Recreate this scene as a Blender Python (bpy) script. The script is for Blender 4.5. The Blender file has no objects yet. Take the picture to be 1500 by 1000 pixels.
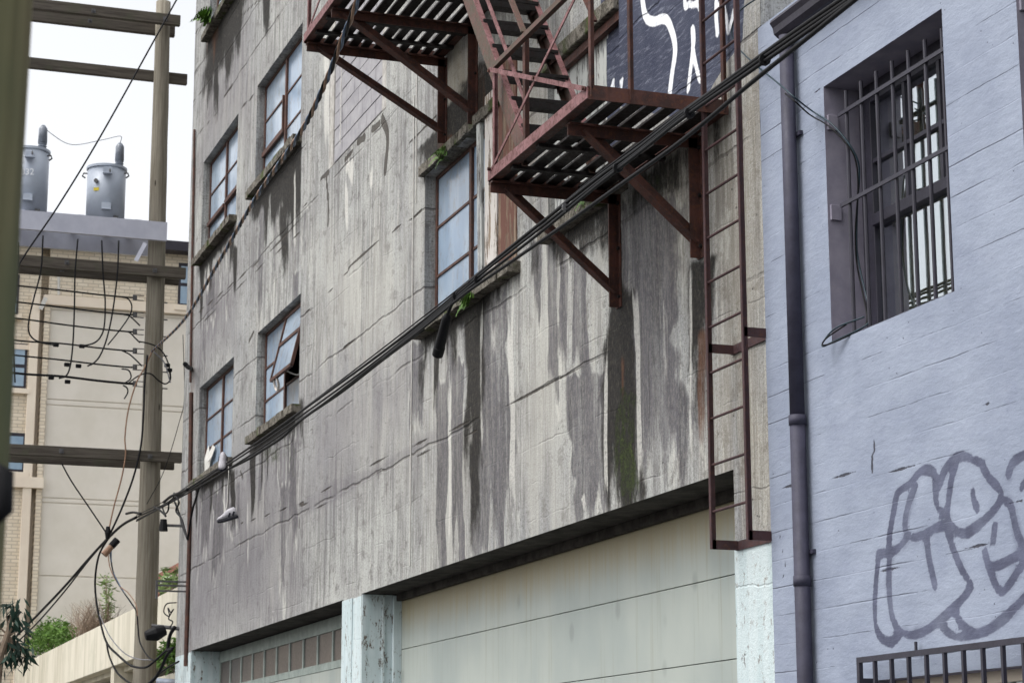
import bpy, math, random
import numpy as np
from mathutils import Vector, Matrix
random.seed(7); np.random.seed(7)
scene = bpy.context.scene
col = scene.collection
# ------------------------------------------------------------------ camera
FPX = 3100.0; PITCH = 0.2106611; AZ = 0.3354119; ROLL = -0.0010222
CAM = Vector((0.0, -5.88, 1.6))
fw = Vector((-math.cos(AZ)*math.cos(PITCH), math.sin(AZ)*math.cos(PITCH), math.sin(PITCH)))
rt = fw.cross(Vector((0, 0, 1))).normalized(); up = rt.cross(fw)
rt, up = rt*math.cos(ROLL)+up*math.sin(ROLL), up*math.cos(ROLL)-rt*math.sin(ROLL)
cam_data = bpy.data.cameras.new('camera'); cam = bpy.data.objects.new('camera', cam_data); col.objects.link(cam)
R = Matrix((rt, up, -fw)).transposed().to_4x4(); R.translation = CAM
cam.matrix_world = R
cam_data.sensor_width = 36; cam_data.lens = FPX*36/1500; cam_data.clip_end = 2000; cam_data.clip_start = 0.1
cam_data.dof.use_dof = True; cam_data.dof.focus_distance = 15.0; cam_data.dof.aperture_fstop = 8.0
scene.camera = cam
# ------------------------------------------------------------------ world, sun, exposure
SUN_EL, SUN_AZ = math.radians(58), math.radians(178)      # azimuth measured from +Y clockwise seen from above
world = bpy.data.worlds.new('World'); scene.world = world; world.use_nodes = True
wn = world.node_tree; wn.nodes.clear()
sky = wn.nodes.new('ShaderNodeTexSky'); sky.sky_type = 'NISHITA'; sky.sun_disc = False
sky.sun_elevation = SUN_EL; sky.sun_rotation = SUN_AZ; sky.air_density = 1.0; sky.dust_density = 4.0; sky.ozone_density = 1.0
hs = wn.nodes.new('ShaderNodeHueSaturation'); hs.inputs['Saturation'].default_value = 0.14; hs.inputs['Value'].default_value = 1.0
bg = wn.nodes.new('ShaderNodeBackground'); bg.inputs['Strength'].default_value = 0.15
wo = wn.nodes.new('ShaderNodeOutputWorld')
wn.links.new(sky.outputs[0], hs.inputs['Color']); wn.links.new(hs.outputs[0], bg.inputs['Color']); wn.links.new(bg.outputs[0], wo.inputs['Surface'])
sd = bpy.data.lights.new('sun', 'SUN'); sd.energy = 0.55; sd.angle = math.radians(25); sd.color = (1, .97, .93)
sun = bpy.data.objects.new('sun', sd); col.objects.link(sun)
sdir = Vector((math.sin(SUN_AZ)*math.cos(SUN_EL), math.cos(SUN_AZ)*math.cos(SUN_EL), math.sin(SUN_EL)))
sun.rotation_euler = sdir.to_track_quat('Z', 'Y').to_euler()
vs = scene.view_settings; vs.view_transform = 'Standard'; vs.look = 'None'; vs.exposure = 0.97; vs.gamma = 1.0; vs.use_curve_mapping = False
# ------------------------------------------------------------------ pixel helpers (a pixel gives a direction, a plane gives the distance)
def ray(x, y): return fw*FPX + rt*(x-750) + up*(500-y)
def F(x, y, Y=0.0):
    d = ray(x, y); return CAM + d*((Y-CAM.y)/d.y)
def FX(x, y, X):
    d = ray(x, y); return CAM + d*((X-CAM.x)/d.x)
def VP(x, y, a, b):
    d = ray(x, y); n = Vector((-(b[1]-a[1]), b[0]-a[0]))
    t = (Vector(a)-CAM.xy).dot(n)/d.xy.dot(n); return CAM + d*t
def lin(r, g, b):
    f = lambda c: (c/255/12.92 if c/255 <= .04045 else ((c/255+.055)/1.055)**2.4)
    return (f(r), f(g), f(b), 1)
# ------------------------------------------------------------------ mesh builder
class MB:
    def __init__(s): s.v = []; s.f = []
    def hexa(s, p):
        i = len(s.v); s.v += [tuple(q) for q in p]
        s.f += [(i, i+3, i+2, i+1), (i+4, i+5, i+6, i+7), (i, i+1, i+5, i+4), (i+1, i+2, i+6, i+5), (i+2, i+3, i+7, i+6), (i+3, i, i+4, i+7)]
        return s
    def box(s, a, b):
        x0, x1 = sorted((a[0], b[0])); y0, y1 = sorted((a[1], b[1])); z0, z1 = sorted((a[2], b[2]))
        return s.hexa([(x0, y0, z0), (x1, y0, z0), (x1, y1, z0), (x0, y1, z0), (x0, y0, z1), (x1, y0, z1), (x1, y1, z1), (x0, y1, z1)])
    def bar(s, a, b, w, h, upv=(0, 0, 1)):
        a, b = Vector(a), Vector(b); d = (b-a).normalized(); u = Vector(upv)
        if abs(d.dot(u)) > .95: u = Vector((0, 1, 0))
        sd_ = d.cross(u).normalized()*w/2; u = sd_.cross(d).normalized()*h/2
        return s.hexa([a-sd_-u, a+sd_-u, a+sd_+u, a-sd_+u, b-sd_-u, b+sd_-u, b+sd_+u, b-sd_+u])
    def angle(s, a, b, w, t, u1, u2):
        """an L profile from a to b with legs of width w along u1 and u2"""
        a, b, u1, u2 = Vector(a), Vector(b), Vector(u1), Vector(u2)
        for p, q in ((u1, u2), (u2, u1)):
            off = t if p is u2 else 0
            s.hexa([a+p*off, a+p*w, a+p*w+q*t, a+p*off+q*t, b+p*off, b+p*w, b+p*w+q*t, b+p*off+q*t])
        return s
    def tube(s, pts, r, n=8, cap=True):
        pts = [Vector(p) for p in pts]; k = len(pts); rr = r if isinstance(r, (list, tuple)) else [r]*k
        i0 = len(s.v); pn = None
        for i, p in enumerate(pts):
            d = (pts[min(i+1, k-1)]-pts[max(i-1, 0)])
            d = d.normalized() if d.length > 1e-9 else Vector((0, 0, 1))
            if pn is None:
                a = Vector((0, 0, 1)) if abs(d.z) < .9 else Vector((1, 0, 0)); pn = d.cross(a).normalized()
            else:
                pn = (pn-d*pn.dot(d)); pn = pn.normalized() if pn.length > 1e-6 else d.orthogonal().normalized()
            bn = d.cross(pn)
            for j in range(n):
                t = 2*math.pi*j/n; s.v.append(tuple(p+(pn*math.cos(t)+bn*math.sin(t))*rr[i]))
        for i in range(k-1):
            for j in range(n):
                a = i0+i*n+j; b = i0+i*n+(j+1) % n; s.f.append((a, b, b+n, a+n))
        if cap:
            s.f.append(tuple(i0+j for j in reversed(range(n)))); s.f.append(tuple(i0+(k-1)*n+j for j in range(n)))
        return s
    def quad(s, a, b, c, d):
        i = len(s.v); s.v += [tuple(a), tuple(b), tuple(c), tuple(d)]; s.f.append((i, i+1, i+2, i+3)); return s
    def build(s, name, mat, parent=None, bevel=0, smooth=False):
        me = bpy.data.meshes.new(name); me.from_pydata(s.v, [], s.f); me.update()
        o = bpy.data.objects.new(name, me); col.objects.link(o)
        if mat: me.materials.append(mat)
        if parent is not None: o.parent = parent
        if smooth: me.polygons.foreach_set('use_smooth', [True]*len(me.polygons))
        if bevel:
            m = o.modifiers.new('bevel', 'BEVEL'); m.width = bevel; m.segments = 2; m.limit_method = 'ANGLE'
        return o
def tag(o, label, cat=None, group=None, kind=None):
    o['label'] = label
    if cat: o['category'] = cat
    if group: o['group'] = group
    if kind: o['kind'] = kind
    return o
def empty(name, loc=(0, 0, 0)):
    o = bpy.data.objects.new(name, None); col.objects.link(o); o.empty_display_size = .2
    return o                                    # kept at the origin so that parts stay in world coordinates
def smooth_path(pts, n=8):
    pts = [Vector(p) for p in pts]; out = []
    P_ = [pts[0]*2-pts[1]]+pts+[pts[-1]*2-pts[-2]]
    for i in range(1, len(P_)-2):
        p0, p1, p2, p3 = P_[i-1:i+3]
        for j in range(n):
            t = j/n
            out.append(.5*((2*p1)+(p2-p0)*t+(2*p0-5*p1+4*p2-p3)*t*t+(3*p1-p0-3*p2+p3)*t**3))
    out.append(pts[-1]); return out
# ------------------------------------------------------------------ material helper
class NT:
    def __init__(s, name):
        s.m = bpy.data.materials.new(name); s.m.use_nodes = True; s.t = s.m.node_tree; s.t.nodes.clear()
        s.out = s.n('ShaderNodeOutputMaterial'); s.bsdf = s.n('ShaderNodeBsdfPrincipled'); s.l(s.bsdf.outputs[0], s.out.inputs[0])
        s.tc = s.n('ShaderNodeTexCoord').outputs['Object']
    def n(s, t): return s.t.nodes.new(t)
    def l(s, a, b): s.t.links.new(a, b)
    def put(s, v, sock):
        if hasattr(v, 'is_linked'): s.l(v, sock)
        else: sock.default_value = v
    def math(s, op, a, b=0.0, clamp=False):
        n = s.n('ShaderNodeMath'); n.operation = op; n.use_clamp = clamp; s.put(a, n.inputs[0]); s.put(b, n.inputs[1]); return n.outputs[0]
    def xyz(s):
        n = s.n('ShaderNodeSeparateXYZ'); s.l(s.tc, n.inputs[0]); return n.outputs
    def vec(s, scale=(1, 1, 1), rot=(0, 0, 0), loc=(0, 0, 0)):
        n = s.n('ShaderNodeMapping'); n.inputs['Scale'].default_value = scale; n.inputs['Rotation'].default_value = rot; n.inputs['Location'].default_value = loc
        s.l(s.tc, n.inputs[0]); return n.outputs[0]
    def noise(s, scale=(1, 1, 1), detail=4, rough=.6, rot=(0, 0, 0), loc=(0, 0, 0), dist=0):
        n = s.n('ShaderNodeTexNoise'); n.inputs['Scale'].default_value = 1; n.inputs['Detail'].default_value = detail; n.inputs['Roughness'].default_value = rough; n.inputs['Distortion'].default_value = dist
        s.l(s.vec(scale if not isinstance(scale, (int, float)) else (scale,)*3, rot, loc), n.inputs['Vector']); return n.outputs['Fac']
    def voro(s, scale, loc=(0, 0, 0)):
        n = s.n('ShaderNodeTexVoronoi'); n.inputs['Scale'].default_value = 1; s.l(s.vec((scale,)*3 if not isinstance(scale, tuple) else scale, loc=loc), n.inputs['Vector']); return n.outputs['Distance']
    def ss(s, v, a, b, lo=0.0, hi=1.0):
        n = s.n('ShaderNodeMapRange'); n.interpolation_type = 'SMOOTHSTEP'; s.put(v, n.inputs[0]); n.inputs[1].default_value = a; n.inputs[2].default_value = b; n.inputs[3].default_value = lo; n.inputs[4].default_value = hi
        return n.outputs[0]
    def mix(s, f, a, b, mode='MIX'):
        n = s.n('ShaderNodeMix'); n.data_type = 'RGBA'; n.blend_type = mode; s.put(f, n.inputs[0]); s.put(a, n.inputs[6]); s.put(b, n.inputs[7]); return n.outputs[2]
    def attr(s, name):
        n = s.n('ShaderNodeAttribute'); n.attribute_name = name; return n.outputs['Fac']
    def bump(s, h, strength=.5, dist=.01):
        n = s.n('ShaderNodeBump'); n.inputs['Strength'].default_value = strength; n.inputs['Distance'].default_value = dist; s.l(h, n.inputs['Height']); s.l(n.outputs[0], s.bsdf.inputs['Normal'])
    def fin(s, c, rough=.8, metal=0.0, spec=.3):
        s.put(c, s.bsdf.inputs['Base Color']); s.put(rough, s.bsdf.inputs['Roughness']); s.put(metal, s.bsdf.inputs['Metallic']); s.bsdf.inputs['Specular IOR Level'].default_value = spec
        return s.m
def simple(name, c1, c2=None, scale=6, rough=.7, spec=.3, bumpd=.002, stretch=(1, 1, 1), metal=0.0):
    t = NT(name); c2 = c2 or tuple(x*.75 for x in c1[:3])+(1,)
    nz = t.noise(tuple(scale*k for k in stretch), 5, .65)
    fine = t.noise(scale*9, 3)
    c = t.mix(t.ss(nz, .3, .7), c1, c2)
    t.bump(t.math('ADD', nz, t.math('MULTIPLY', fine, .5)), .4, bumpd)
    return t.fin(c, t.ss(fine, 0, 1, max(rough-.12, .05), min(rough+.12, 1)), metal, spec)

# concrete of the big wall: stains come from attributes that follow their places on the wall
def concrete_mat():
    t = NT('stained_concrete'); X, Y, Z = t.xyz()
    big = t.noise((.45, .45, .35), 4, .55); mid = t.noise((2.2, 2.2, 1.2), 5, .65)
    streak = t.noise((7, 7, .35), 5, .65); streak2 = t.noise((19, 19, .7), 4, .6, loc=(3, 1, 2)); fine = t.noise(38, 5, .7); grit = t.noise(140, 2, .6)
    c = t.mix(t.ss(big, .35, .65), lin(186, 187, 182), lin(162, 163, 162))
    c = t.mix(t.math('MULTIPLY', t.ss(mid, .45, .62), .4), c, lin(138, 136, 135))
    area = t.noise((.9, .9, .6), 4, .6, loc=(6, 2, 3))                                   # where grime gathers
    for sc_, lo_, hi_, k_, c_, lc in (((8, 8, .4), .48, .57, .6, lin(118, 116, 117), 1), ((17, 17, .5), .50, .57, .6, lin(98, 96, 97), 2), ((30, 30, 2.4), .50, .58, .42, lin(84, 80, 78), 3)):
        m_ = t.ss(t.noise(sc_, 8, .72, loc=(lc*3.1, 4, lc)), lo_, hi_); c = t.mix(t.math('MULTIPLY', t.math('MULTIPLY', m_, k_), t.ss(area, .36, .58, .25, 1.0)), c, c_)
    c = t.mix(t.math('MULTIPLY', t.ss(streak2, .55, .64), .5), c, lin(198, 196, 188))
    bl2 = t.noise((4, 4, 4.6), 9, .8, loc=(1, 9, 4)); c = t.mix(t.math('MULTIPLY', t.ss(bl2, .53, .60), .6), c, lin(90, 86, 84))
    c = t.mix(t.math('MULTIPLY', t.ss(t.noise((6, 6, 5), 8, .78, loc=(7, 7, 7)), .58, .64), .4), c, lin(196, 194, 188))
    c = t.mix(t.math('MULTIPLY', t.ss(t.noise(42, 8, .85), .49, .58), .6), c, lin(96, 92, 88))
    spk = t.ss(t.voro(34, (2, 2, 2)), .17, .09); c = t.mix(t.math('MULTIPLY', t.math('MULTIPLY', spk, t.ss(bl2, .44, .54)), .6), c, lin(70, 66, 62))
    # tone patches from attribute (older pours)
    c = t.mix(t.math('MULTIPLY', t.attr('tone'), .6), c, lin(108, 104, 109))
    c = t.mix(t.math('MULTIPLY', t.attr('warm'), .55), c, lin(168, 158, 136))
    # board joints (faint) and pour joints (strong)
    wob = t.math('MULTIPLY', t.math('SUBTRACT', t.noise((1.1, 1, .2), 5, .7), .5), .16)
    zw = t.math('ADD', Z, wob)
    fr = t.math('ABSOLUTE', t.math('SUBTRACT', t.math('FRACT', t.math('DIVIDE', zw, .305)), .5))
    bl = t.math('MULTIPLY', t.ss(fr, .028, .012), t.ss(t.noise((.9, .9, 3.3), 3, .6, loc=(4, 2, 9)), .5, .68))
    pj = None
    for z0 in (4.88, 5.82, 6.5, 7.3, 8.66, 9.5, 11.8, 12.45, 12.95, 13.6):
        d = t.math('ABSOLUTE', t.math('SUBTRACT', zw, z0)); pj = d if pj is None else t.math('MINIMUM', pj, d)
    pjm = t.math('MULTIPLY', t.ss(pj, .02, .006), t.ss(t.noise((.7, .7, 1.3), 4, .6, loc=(8, 1, 1)), .42, .56))
    c = t.mix(t.math('MULTIPLY', bl, .3), c, lin(92, 88, 88))
    c = t.mix(t.math('MULTIPLY', pjm, .6), c, lin(74, 69, 66))
    # attribute stains with ragged edges
    def ragged(name, k=.5, lo=.42, hi=.58, nz=None):
        nz = nz or t.noise((9, 9, 1.6), 6, .72, loc=(len(name), 3, 1))
        return t.ss(t.math('ADD', t.attr(name), t.math('MULTIPLY', t.math('SUBTRACT', nz, .5), k)), lo, hi)
    pale = ragged('pale', 1.0, .1, 1.0, t.noise((5, 5, .9), 6, .7, loc=(2, 8, 1))); c = t.mix(t.math('MULTIPLY', pale, .62), c, lin(182, 180, 172))
    dv = t.math('ADD', t.attr('damp'), t.math('MULTIPLY', t.math('SUBTRACT', t.noise((9, 9, 2.6), 9, .78, loc=(4, 3, 1)), .5), 1.0))
    D = t.ss(dv, .38, .62); rim = t.math('SUBTRACT', t.ss(dv, .26, .40), D, True)
    c = t.mix(t.math('MULTIPLY', rim, t.ss(t.noise((5, 5, 1.5), 5, .7), .45, .62, .0, .6)), c, lin(204, 203, 194))
    D = t.math('MULTIPLY', D, t.ss(t.noise((6, 6, .6), 8, .8, loc=(9, 2, 2)), .36, .54, .45, 1.0))
    dcol = t.mix(t.ss(streak, .35, .7), lin(86, 83, 89), lin(62, 60, 65)); dcol = t.mix(t.math('MULTIPLY', t.ss(t.noise((36, 36, 14), 8, .85, loc=(1, 1, 6)), .49, .57), .7), dcol, lin(126, 122, 118)); dcol = t.mix(t.math('MULTIPLY', t.ss(t.noise((20, 20, 1), 7, .75, loc=(2, 5, 6)), .54, .62), .6), dcol, lin(54, 51, 54))
    c = t.mix(t.math('MULTIPLY', D, .88), c, dcol)
    K = ragged('mould', 1.6, .28, .76, t.noise((13, 13, 4.5), 10, .86))
    kcol = t.mix(t.ss(t.noise(26, 5, .7), .4, .7), lin(15, 14, 13), lin(48, 43, 37))
    kcol = t.mix(t.math('MULTIPLY', t.ss(t.noise((26, 26, 12), 8, .85, loc=(3, 6, 1)), .52, .62), .6), kcol, lin(84, 78, 70))
    c = t.mix(t.math('MULTIPLY', K, .96), c, kcol)
    Rr = ragged('rust', 1.3, .35, .95, t.noise((18, 18, 2), 8, .8, loc=(3, 2, 8))); c = t.mix(t.math('MULTIPLY', Rr, .75), c, t.mix(mid, lin(112, 74, 44), lin(86, 50, 34)))
    W = ragged('efflo', .7, .42, .62); c = t.mix(t.math('MULTIPLY', W, t.ss(fine, .3, .6, .35, .8)), c, lin(205, 203, 196))
    Mo = t.math('MULTIPLY', ragged('moss', 1.9, .52, .86, t.noise((13, 13, 7), 10, .86)), .85); c = t.mix(Mo, c, t.mix(t.ss(t.noise(60, 3), .35, .65), lin(34, 42, 16), lin(68, 82, 32)))
    cr = t.ss(t.math('ADD', t.attr('crack'), t.math('MULTIPLY', t.math('SUBTRACT', t.noise(22, 5, .75), .5), .7)), .42, .6); c = t.mix(t.math('MULTIPLY', cr, .85), c, lin(60, 54, 48))
    # paint: navy field, white letters, pale aqua foot
    nav = t.ss(t.math('ADD', t.attr('navy'), t.math('MULTIPLY', t.math('SUBTRACT', t.noise(14, 4), .5), .25)), .46, .54)
    scr = t.ss(t.noise((5, 1, 34), 5, .75, rot=(0, math.radians(35), 0)), .5, .68)
    ncol = t.mix(t.math('MULTIPLY', scr, .6), t.mix(t.ss(mid, .3, .7), lin(54, 58, 76), lin(72, 76, 92)), lin(132, 136, 150))
    c = t.mix(nav, c, ncol)
    wl = t.math('MULTIPLY', t.ss(t.math('ADD', t.attr('letter'), t.math('MULTIPLY', t.math('SUBTRACT', t.noise(30, 5, .7), .5), .15)), .40, .58), t.ss(t.noise((9, 9, 5), 6, .75, loc=(4, 4, 4)), .3, .5, .72, 1.0)); c = t.mix(wl, c, lin(236, 238, 242))
    aq = t.ss(t.attr('aqua'), .45, .55); chip = t.ss(t.noise((13, 13, 8), 9, .82), .565, .585)
    aqc = t.mix(t.ss(streak, .4, .75), lin(198, 209, 210), lin(178, 194, 196)); c = t.mix(t.math('MULTIPLY', aq, t.math('SUBTRACT', 1.0, chip)), c, aqc)
    # pits
    pit = t.math('MULTIPLY', t.ss(t.voro(11), .13, .06), t.ss(t.noise(3, 3, .6, loc=(5, 5, 5)), .54, .62)); c = t.mix(t.math('MULTIPLY', pit, .7), c, lin(58, 54, 50))
    h = t.math('ADD', t.math('MULTIPLY', fine, .6), t.math('MULTIPLY', grit, .25))
    h = t.math('ADD', h, t.math('MULTIPLY', mid, .6))
    for m_, k in ((pit, -1.3), (pjm, -1.2), (bl, -.5), (cr, -1.6), (K, -.25), (Mo, .6)):
        h = t.math('ADD', h, t.math('MULTIPLY', m_, k))
    t.bump(h, .8, .014)
    return t.fin(c, t.math('SUBTRACT', .88, t.math('MULTIPLY', D, .12)), 0, .25)
M_CONC = concrete_mat()

def grey_mat():
    t = NT('painted_board_formed_concrete'); X, Y, Z = t.xyz()
    mid = t.noise((1.6, 1.6, 1.6), 5, .6); fine = t.noise((30, 30, 34), 5, .7); grit = t.noise(110, 3, .6); blot = t.noise((4, 4, 7), 5, .65, loc=(2, 2, 2))
    wob = t.math('MULTIPLY', t.math('SUBTRACT', t.noise((1.2, 1, .3), 6, .7), .5), .03)
    zz = t.math('DIVIDE', t.math('ADD', Z, wob), .172)
    fr = t.math('SUBTRACT', t.math('FRACT', zz), .5); af = t.math('ABSOLUTE', fr)
    row = t.math('FLOOR', t.math('ADD', zz, .5))
    cmb = t.n('ShaderNodeCombineXYZ'); t.l(t.math('MULTIPLY', X, .8), cmb.inputs[0]); t.l(t.math('MULTIPLY', row, 3.7), cmb.inputs[1])
    nb = t.n('ShaderNodeTexNoise'); nb.inputs['Scale'].default_value = 1; nb.inputs['Detail'].default_value = 5; nb.inputs['Roughness'].default_value = .7; t.l(cmb.outputs[0], nb.inputs['Vector'])
    seam = t.math('MULTIPLY', t.ss(af, .035, .012), t.ss(nb.outputs['Fac'], .485, .62))
    seamf = t.math('MULTIPLY', t.ss(af, .05, .0), t.ss(nb.outputs['Fac'], .46, .62))
    c = t.mix(t.ss(mid, .35, .65), lin(147, 155, 171), lin(134, 142, 159))
    c = t.mix(t.math('MULTIPLY', t.ss(blot, .5, .75), .3), c, lin(160, 166, 182))
    c = t.mix(t.math('MULTIPLY', t.ss(fine, .5, .75), .16), c, lin(120, 126, 148))
    c = t.mix(t.math('MULTIPLY', t.ss(t.noise((2.5, 2.5, 5), 9, .8, loc=(8, 8, 3)), .51, .64), .22), c, lin(120, 127, 148)); c = t.mix(t.math('MULTIPLY', t.ss(t.noise((26, 26, 40), 8, .85), .52, .64), .25), c, lin(110, 116, 136)); c = t.mix(t.math('MULTIPLY', seam, .5), c, lin(84, 86, 98))
    pits = t.math('MULTIPLY', t.ss(t.voro(17), .12, .06), t.ss(t.noise(2.1, 3), .52, .62)); c = t.mix(t.math('MULTIPLY', pits, .7), c, lin(70, 70, 82))
    cr = t.ss(t.math('ADD', t.attr('crack'), t.math('MULTIPLY', t.math('SUBTRACT', t.noise(30, 5, .75), .5), .6)), .45, .6); c = t.mix(t.math('MULTIPLY', cr, .9), c, lin(48, 46, 54))
    tv = t.math('ADD', t.attr('tag'), t.math('MULTIPLY', t.math('SUBTRACT', t.noise((24, 24, 70), 6, .7), .5), .22)); tg = t.math('MAXIMUM', t.math('MULTIPLY', t.ss(tv, .46, .56), t.ss(t.noise((4, 4, 4), 4, .6), .25, .6, .78, 1.0)), t.math('MULTIPLY', t.ss(tv, .2, .5), t.ss(t.noise((3, 3, 3), 3, .6, loc=(5, 1, 1)), .5, .7, .05, .5)))
    tc_ = t.mix(t.ss(t.noise(7, 3), .35, .7), lin(64, 66, 86), lin(84, 87, 108))
    c = t.mix(t.math('MULTIPLY', tg, .92), c, tc_)
    h = t.math('ADD', t.math('MULTIPLY', fine, .35), t.math('MULTIPLY', t.noise((5, 5, 16), 5, .65), 1.0)); h = t.math('ADD', h, t.math('MULTIPLY', grit, .12))
    h = t.math('ADD', h, t.math('MULTIPLY', nb.outputs['Fac'], .5))
    for m_, k in ((seam, -.8), (seamf, -.3), (pits, -.7), (cr, -1.2)): h = t.math('ADD', h, t.math('MULTIPLY', m_, k))
    t.bump(h, .6, .010)
    return t.fin(c, .72, 0, .3)
M_GREY = grey_mat()

def iron_mat(name, c1, c2, c3):
    t = NT(name); a = t.noise(7, 6, .7); b = t.noise(34, 5, .7, loc=(3, 3, 3)); s_ = t.noise((30, 30, 3), 4, .6)
    c = t.mix(t.ss(a, .38, .62), c1, c2); c = t.mix(t.math('MULTIPLY', t.ss(b, .52, .64), .8), c, c3); c = t.mix(t.math('MULTIPLY', t.ss(s_, .58, .7), .4), c, lin(38, 28, 26))
    t.bump(t.math('ADD', a, b), .5, .004); return t.fin(c, t.ss(b, .3, .7, .55, .85), 0, .35)
M_IRON = iron_mat('rusty_red_iron', lin(84, 51, 43), lin(58, 38, 34), lin(94, 60, 44))
M_PINK = iron_mat('faded_pink_iron', lin(132, 94, 95), lin(104, 68, 67), lin(66, 45, 41))
M_DECK = iron_mat('dark_weathered_deck', lin(30, 23, 22), lin(23, 19, 18), lin(36, 25, 22))
M_LADDER = iron_mat('brown_painted_ladder_iron', lin(72, 50, 52), lin(60, 42, 44), lin(84, 58, 50))
M_SASH = iron_mat('rusty_steel_sash', lin(84, 58, 49), lin(64, 46, 41), lin(104, 66, 50))
M_STR = iron_mat('mossy_faded_stringer', lin(90, 68, 60), lin(76, 68, 55), lin(116, 80, 77))
def glass_frosted():
    t = NT('frosted_wire_glass'); a = t.noise((1.3, 1.3, .7), 3, .5); b = t.noise((9, 9, 1.2), 4, .6); rib = t.noise((3, 3, 120), 2, .5)
    oi = t.n('ShaderNodeObjectInfo').outputs['Random']; c = t.mix(t.ss(a, .3, .7), lin(134, 156, 180), lin(176, 192, 207)); c = t.mix(t.math('MULTIPLY', oi, .6), c, lin(122, 134, 148)); c = t.mix(t.math('MULTIPLY', t.ss(t.noise((7, 7, 5), 8, .78, loc=(3, 3, 3)), .50, .62), .45), c, lin(126, 124, 118)); c = t.mix(t.math('MULTIPLY', t.ss(b, .5, .75), .4), c, lin(176, 180, 184))
    t.bump(rib, .15, .002); return t.fin(c, .16, 0, .6)
M_FROST = glass_frosted()
def glass_clear():
    t = NT('window_glass'); t.t.nodes.remove(t.bsdf)
    gl = t.n('ShaderNodeBsdfGlossy'); gl.inputs['Roughness'].default_value = .01; gl.inputs['Color'].default_value = (.86, .9, .95, 1)
    tr = t.n('ShaderNodeBsdfTransparent'); tr.inputs['Color'].default_value = (.78, .82, .8, 1)
    lw_ = t.n('ShaderNodeLayerWeight'); lw_.inputs['Blend'].default_value = .5
    wv = t.noise((3, 3, 3), 2); bp = t.n('ShaderNodeBump'); bp.inputs['Strength'].default_value = .05; bp.inputs['Distance'].default_value = .01; t.l(wv, bp.inputs['Height']); t.l(bp.outputs[0], gl.inputs['Normal'])
    mx = t.n('ShaderNodeMixShader'); f2 = t.math('ADD', t.math('MULTIPLY', t.math('POWER', lw_.outputs['Facing'], 3.0), 2.6), .1, True); t.l(f2, mx.inputs[0]); t.l(tr.outputs[0], mx.inputs[1]); t.l(gl.outputs[0], mx.inputs[2]); t.l(mx.outputs[0], t.out.inputs[0])
    return t.m
M_GLASS = glass_clear()
def wood_mat(name, c1, c2, c3):
    t = NT(name); g = t.noise((26, 26, .9), 6, .7); a = t.noise((2, 2, .7), 4, .6); k = t.voro((6, 6, 1.3))
    c = t.mix(t.ss(g, .35, .68), c1, c2); c = t.mix(t.math('MULTIPLY', t.ss(a, .5, .72), .6), c, c3); c = t.mix(t.ss(k, .10, .05), c, lin(52, 44, 36))
    ck = t.ss(t.noise((40, 40, .5), 3, .6, loc=(7, 1, 1)), .68, .74); c = t.mix(t.math('MULTIPLY', ck, .7), c, lin(48, 42, 36))
    t.bump(t.math('SUBTRACT', g, ck), .5, .008); return t.fin(c, .85, 0, .2)
M_POLE = wood_mat('weathered_pole_wood', lin(144, 138, 125), lin(112, 105, 93), lin(98, 94, 78))
M_POLE_N = wood_mat('greenish_pole_wood', lin(128, 122, 92), lin(104, 98, 72), lin(66, 84, 60))
def arm_mat():
    t = NT('dark_crossarm_wood'); g = t.noise((24, 1.2, 24), 6, .7); a = t.noise(3, 4)
    c = t.mix(t.ss(g, .35, .7), lin(98, 92, 84), lin(66, 60, 55)); c = t.mix(t.math('MULTIPLY', t.ss(a, .5, .7), .5), c, lin(82, 84, 68)); t.bump(g, .5, .006); return t.fin(c, .85, 0, .2)
M_ARM = arm_mat()
def peel_mat(name, c1, c2):
    t = NT(name); g = t.noise((20, 20, 1.0), 6, .75); p = t.noise((8, 8, 1.5), 6, .75, loc=(1, 5, 2))
    c = t.mix(t.ss(p, .5, .56), c1, t.mix(t.ss(g, .4, .65), c2, lin(74, 62, 54))); t.bump(t.math('ADD', g, t.ss(p, .56, .5)), .6, .006); return t.fin(c, .85, 0, .2)
M_PEELW = peel_mat('peeling_white_board', lin(206, 200, 194), lin(150, 134, 116))
M_PEELR = peel_mat('peeling_red_brown_board', lin(108, 76, 66), lin(142, 122, 104))
M_PEELG = peel_mat('peeling_grey_board', lin(188, 190, 186), lin(150, 152, 152))
M_AQUA = None
def aqua_mat():
    t = NT('chipped_aqua_paint'); s_ = t.noise((12, 12, 1), 4); a = t.noise(2, 3); chip = t.ss(t.noise((14, 14, 6), 9, .82), .565, .585)
    c = t.mix(t.ss(s_, .4, .7), lin(196, 208, 210), lin(176, 192, 194)); c = t.mix(t.math('MULTIPLY', t.ss(a, .5, .8), .4), c, lin(150, 172, 172)); c = t.mix(chip, c, lin(96, 84, 74))
    t.bump(t.math('SUBTRACT', t.noise(22, 4), chip), .4, .006); return t.fin(c, .6, 0, .35)
M_AQUA = aqua_mat()
def door_mat():
    t = NT('pale_door_paint'); a = t.noise((1.2, 1, .8), 4, .5); s_ = t.noise((14, 1, .6), 5, .65); v = t.voro((2.1, 1, 1.5))
    c = t.mix(t.ss(a, .35, .7), lin(166, 172, 165), lin(150, 158, 154)); c = t.mix(t.math('MULTIPLY', t.ss(s_, .52, .75), .45), c, lin(132, 130, 112))
    spot = t.math('MULTIPLY', t.ss(v, .16, .07), .45); c = t.mix(spot, c, lin(120, 126, 122))
    Z = t.xyz()[2]; dirt = t.math('MULTIPLY', t.ss(t.math('ADD', Z, t.math('MULTIPLY', s_, .35)), 3.35, 3.75), .7); c = t.mix(dirt, c, lin(158, 140, 96))
    t.bump(a, .15, .004); return t.fin(c, .5, 0, .4)
M_DOOR = door_mat()
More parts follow.
